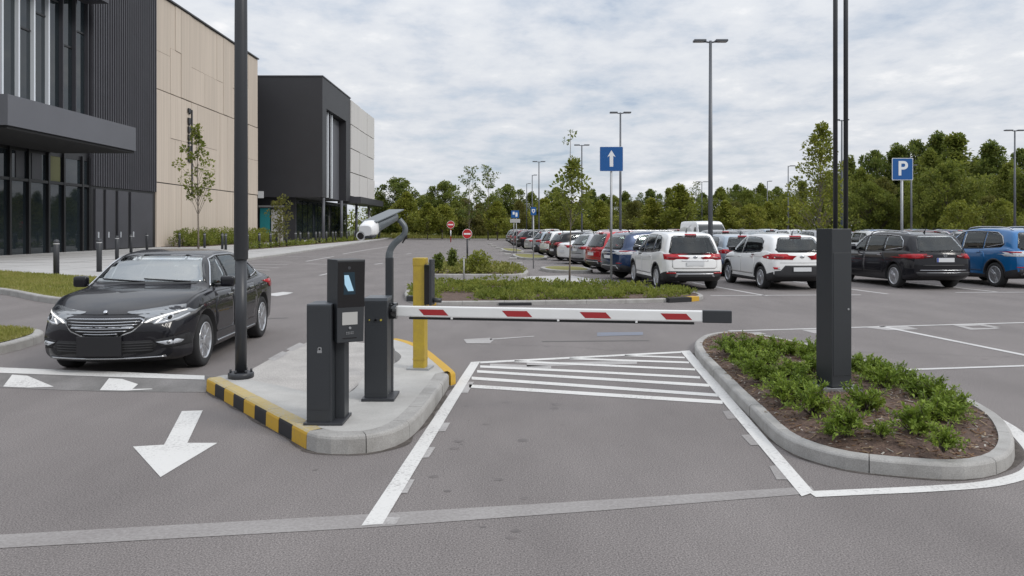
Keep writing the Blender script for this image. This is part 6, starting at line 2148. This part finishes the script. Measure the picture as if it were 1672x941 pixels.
back_row(31.2, [8.6, 11.5, 14.9, 17.9, 20.9], 'nose to nose behind the front row', True, {0: ('hatchback', 'pale blue'), 1: ('saloon', 'silver'), 2: ('hatchback', 'silver'), 3: ('saloon', 'dark grey'), 4: ('hatchback', 'white')})
back_row(41.5, [5.2 + 2.75 * i for i in range(9)], 'in the second row back', True, {0: ('saloon', 'silver'), 1: ('saloon', 'white'), 2: ('crossover', 'dark grey'), 3: ('hatchback', 'grey'), 4: ('crossover', 'silver'), 5: ('suv', 'white'), 6: ('crossover', 'dark red'), 7: ('estate', 'pearl'), 8: ('crossover', 'silver')})
back_row(47.3, [6.0 + 2.8 * i for i in range(10)], 'in the third row back', False, {2: ('van', 'white'), 4: ('crossover', 'pearl'), 5: ('suv', 'blue')})
back_row(58.5, [4.8 + 2.8 * i for i in range(13)], 'in the fourth row back', True)
back_row(74, [3.6 + 2.9 * i for i in range(16)], 'in the fifth row back', True)
# ------------------------------------------------------------------ sky, sun, camera
w = bpy.data.worlds.new('World'); SC.world = w; w.use_nodes = True
nt = w.node_tree; N, L = nt.nodes, nt.links
N.clear()
S = Vector((.75, -.45, .68)).normalized()
el = math.asin(S.z); az = math.atan2(S.x, S.y)
out = N.new('ShaderNodeOutputWorld')
sky = N.new('ShaderNodeTexSky'); sky.sky_type = 'NISHITA'; sky.sun_disc = False; sky.sun_elevation = el; sky.sun_rotation = az
bg1 = N.new('ShaderNodeBackground'); bg1.inputs['Strength'].default_value = .11
L.new(sky.outputs[0], bg1.inputs['Color'])
tc = N.new('ShaderNodeTexCoord')
sep = N.new('ShaderNodeSeparateXYZ'); L.new(tc.outputs['Generated'], sep.inputs[0])


def mth(op, a, b=None, c=None, clamp=False):
    n = N.new('ShaderNodeMath'); n.operation = op; n.use_clamp = clamp
    for i, v in enumerate((a, b, c)):
        if v is None: continue
        if isinstance(v, (int, float)): n.inputs[i].default_value = v
        else: L.new(v, n.inputs[i])
    return n.outputs[0]


zc_ = mth('MAXIMUM', sep.outputs[2], 0.0)
zd = mth('ADD', zc_, .16)
cu = N.new('ShaderNodeCombineXYZ')
L.new(mth('DIVIDE', sep.outputs[0], zd), cu.inputs[0]); L.new(mth('DIVIDE', sep.outputs[1], zd), cu.inputs[1])
mp = N.new('ShaderNodeMapping'); mp.inputs['Location'].default_value = (3.1, 1.7, 0); mp.inputs['Scale'].default_value = (1.35, 1.15, 1); mp.inputs['Rotation'].default_value = (0, 0, R(-10))
L.new(cu.outputs[0], mp.inputs[0])
n1 = N.new('ShaderNodeTexNoise'); n1.inputs['Scale'].default_value = 1.7; n1.inputs['Detail'].default_value = 9; n1.inputs['Roughness'].default_value = .60; n1.inputs['Distortion'].default_value = .18
L.new(mp.outputs[0], n1.inputs['Vector'])
n2 = N.new('ShaderNodeTexNoise'); n2.inputs['Scale'].default_value = .6; n2.inputs['Detail'].default_value = 4
L.new(mp.outputs[0], n2.inputs['Vector'])
n3 = N.new('ShaderNodeTexNoise'); n3.inputs['Scale'].default_value = 4.2; n3.inputs['Detail'].default_value = 7; n3.inputs['Roughness'].default_value = .58
L.new(mp.outputs[0], n3.inputs['Vector'])
f_ = mth('ADD', mth('ADD', mth('MULTIPLY', n1.outputs['Fac'], .46), mth('MULTIPLY', n2.outputs['Fac'], .26)), mth('MULTIPLY', n3.outputs['Fac'], .28))
rp = N.new('ShaderNodeValToRGB')
els = rp.color_ramp.elements
els[0].position = .38; els[0].color = (.50, .57, .69, 1)
els[1].position = .62; els[1].color = (.95, .95, .96, 1)
for pz, c in ((.42, (.61, .665, .75)), (.48, (.69, .725, .785)), (.55, (.77, .795, .835))):
    e = els.new(pz); e.color = (*c, 1)
L.new(f_, rp.inputs[0])
k = mth('ADD', mth('MULTIPLY', mth('MULTIPLY', zc_, zc_), 1.25), .98)
bg2 = N.new('ShaderNodeBackground'); L.new(rp.outputs[0], bg2.inputs['Color']); L.new(k, bg2.inputs['Strength'])
mr = N.new('ShaderNodeMapRange'); mr.inputs[1].default_value = .36; mr.inputs[2].default_value = .50; mr.inputs[3].default_value = .72; mr.inputs[4].default_value = 1.0
L.new(f_, mr.inputs[0])
mx = N.new('ShaderNodeMixShader'); L.new(mr.outputs[0], mx.inputs[0]); L.new(bg1.outputs[0], mx.inputs[1]); L.new(bg2.outputs[0], mx.inputs[2])
L.new(mx.outputs[0], out.inputs['Surface'])
sl = bpy.data.lights.new('sun', 'SUN'); sl.energy = 1.5; sl.angle = R(15); sl.color = (1, .96, .90)
so = bpy.data.objects.new('sun', sl); COL.objects.link(so); so.rotation_euler = S.to_track_quat('Z', 'Y').to_euler()
cd = bpy.data.cameras.new('camera'); cam = bpy.data.objects.new('camera', cd); COL.objects.link(cam); SC.camera = cam
cd.sensor_width = 36; cd.lens = F / 1672 * 36; cd.shift_y = -(470.5 - HZ) / 1672
cam.location = (0, 0, EYE); cam.rotation_euler = (R(90), 0, 0)
cd.clip_start = .1; cd.clip_end = 4000
vs = SC.view_settings
vs.view_transform = 'Standard'; vs.look = 'None'; vs.exposure = 0; vs.gamma = 1; vs.use_curve_mapping = False
SC.cycles.max_bounces = 6; SC.cycles.transparent_max_bounces = 8
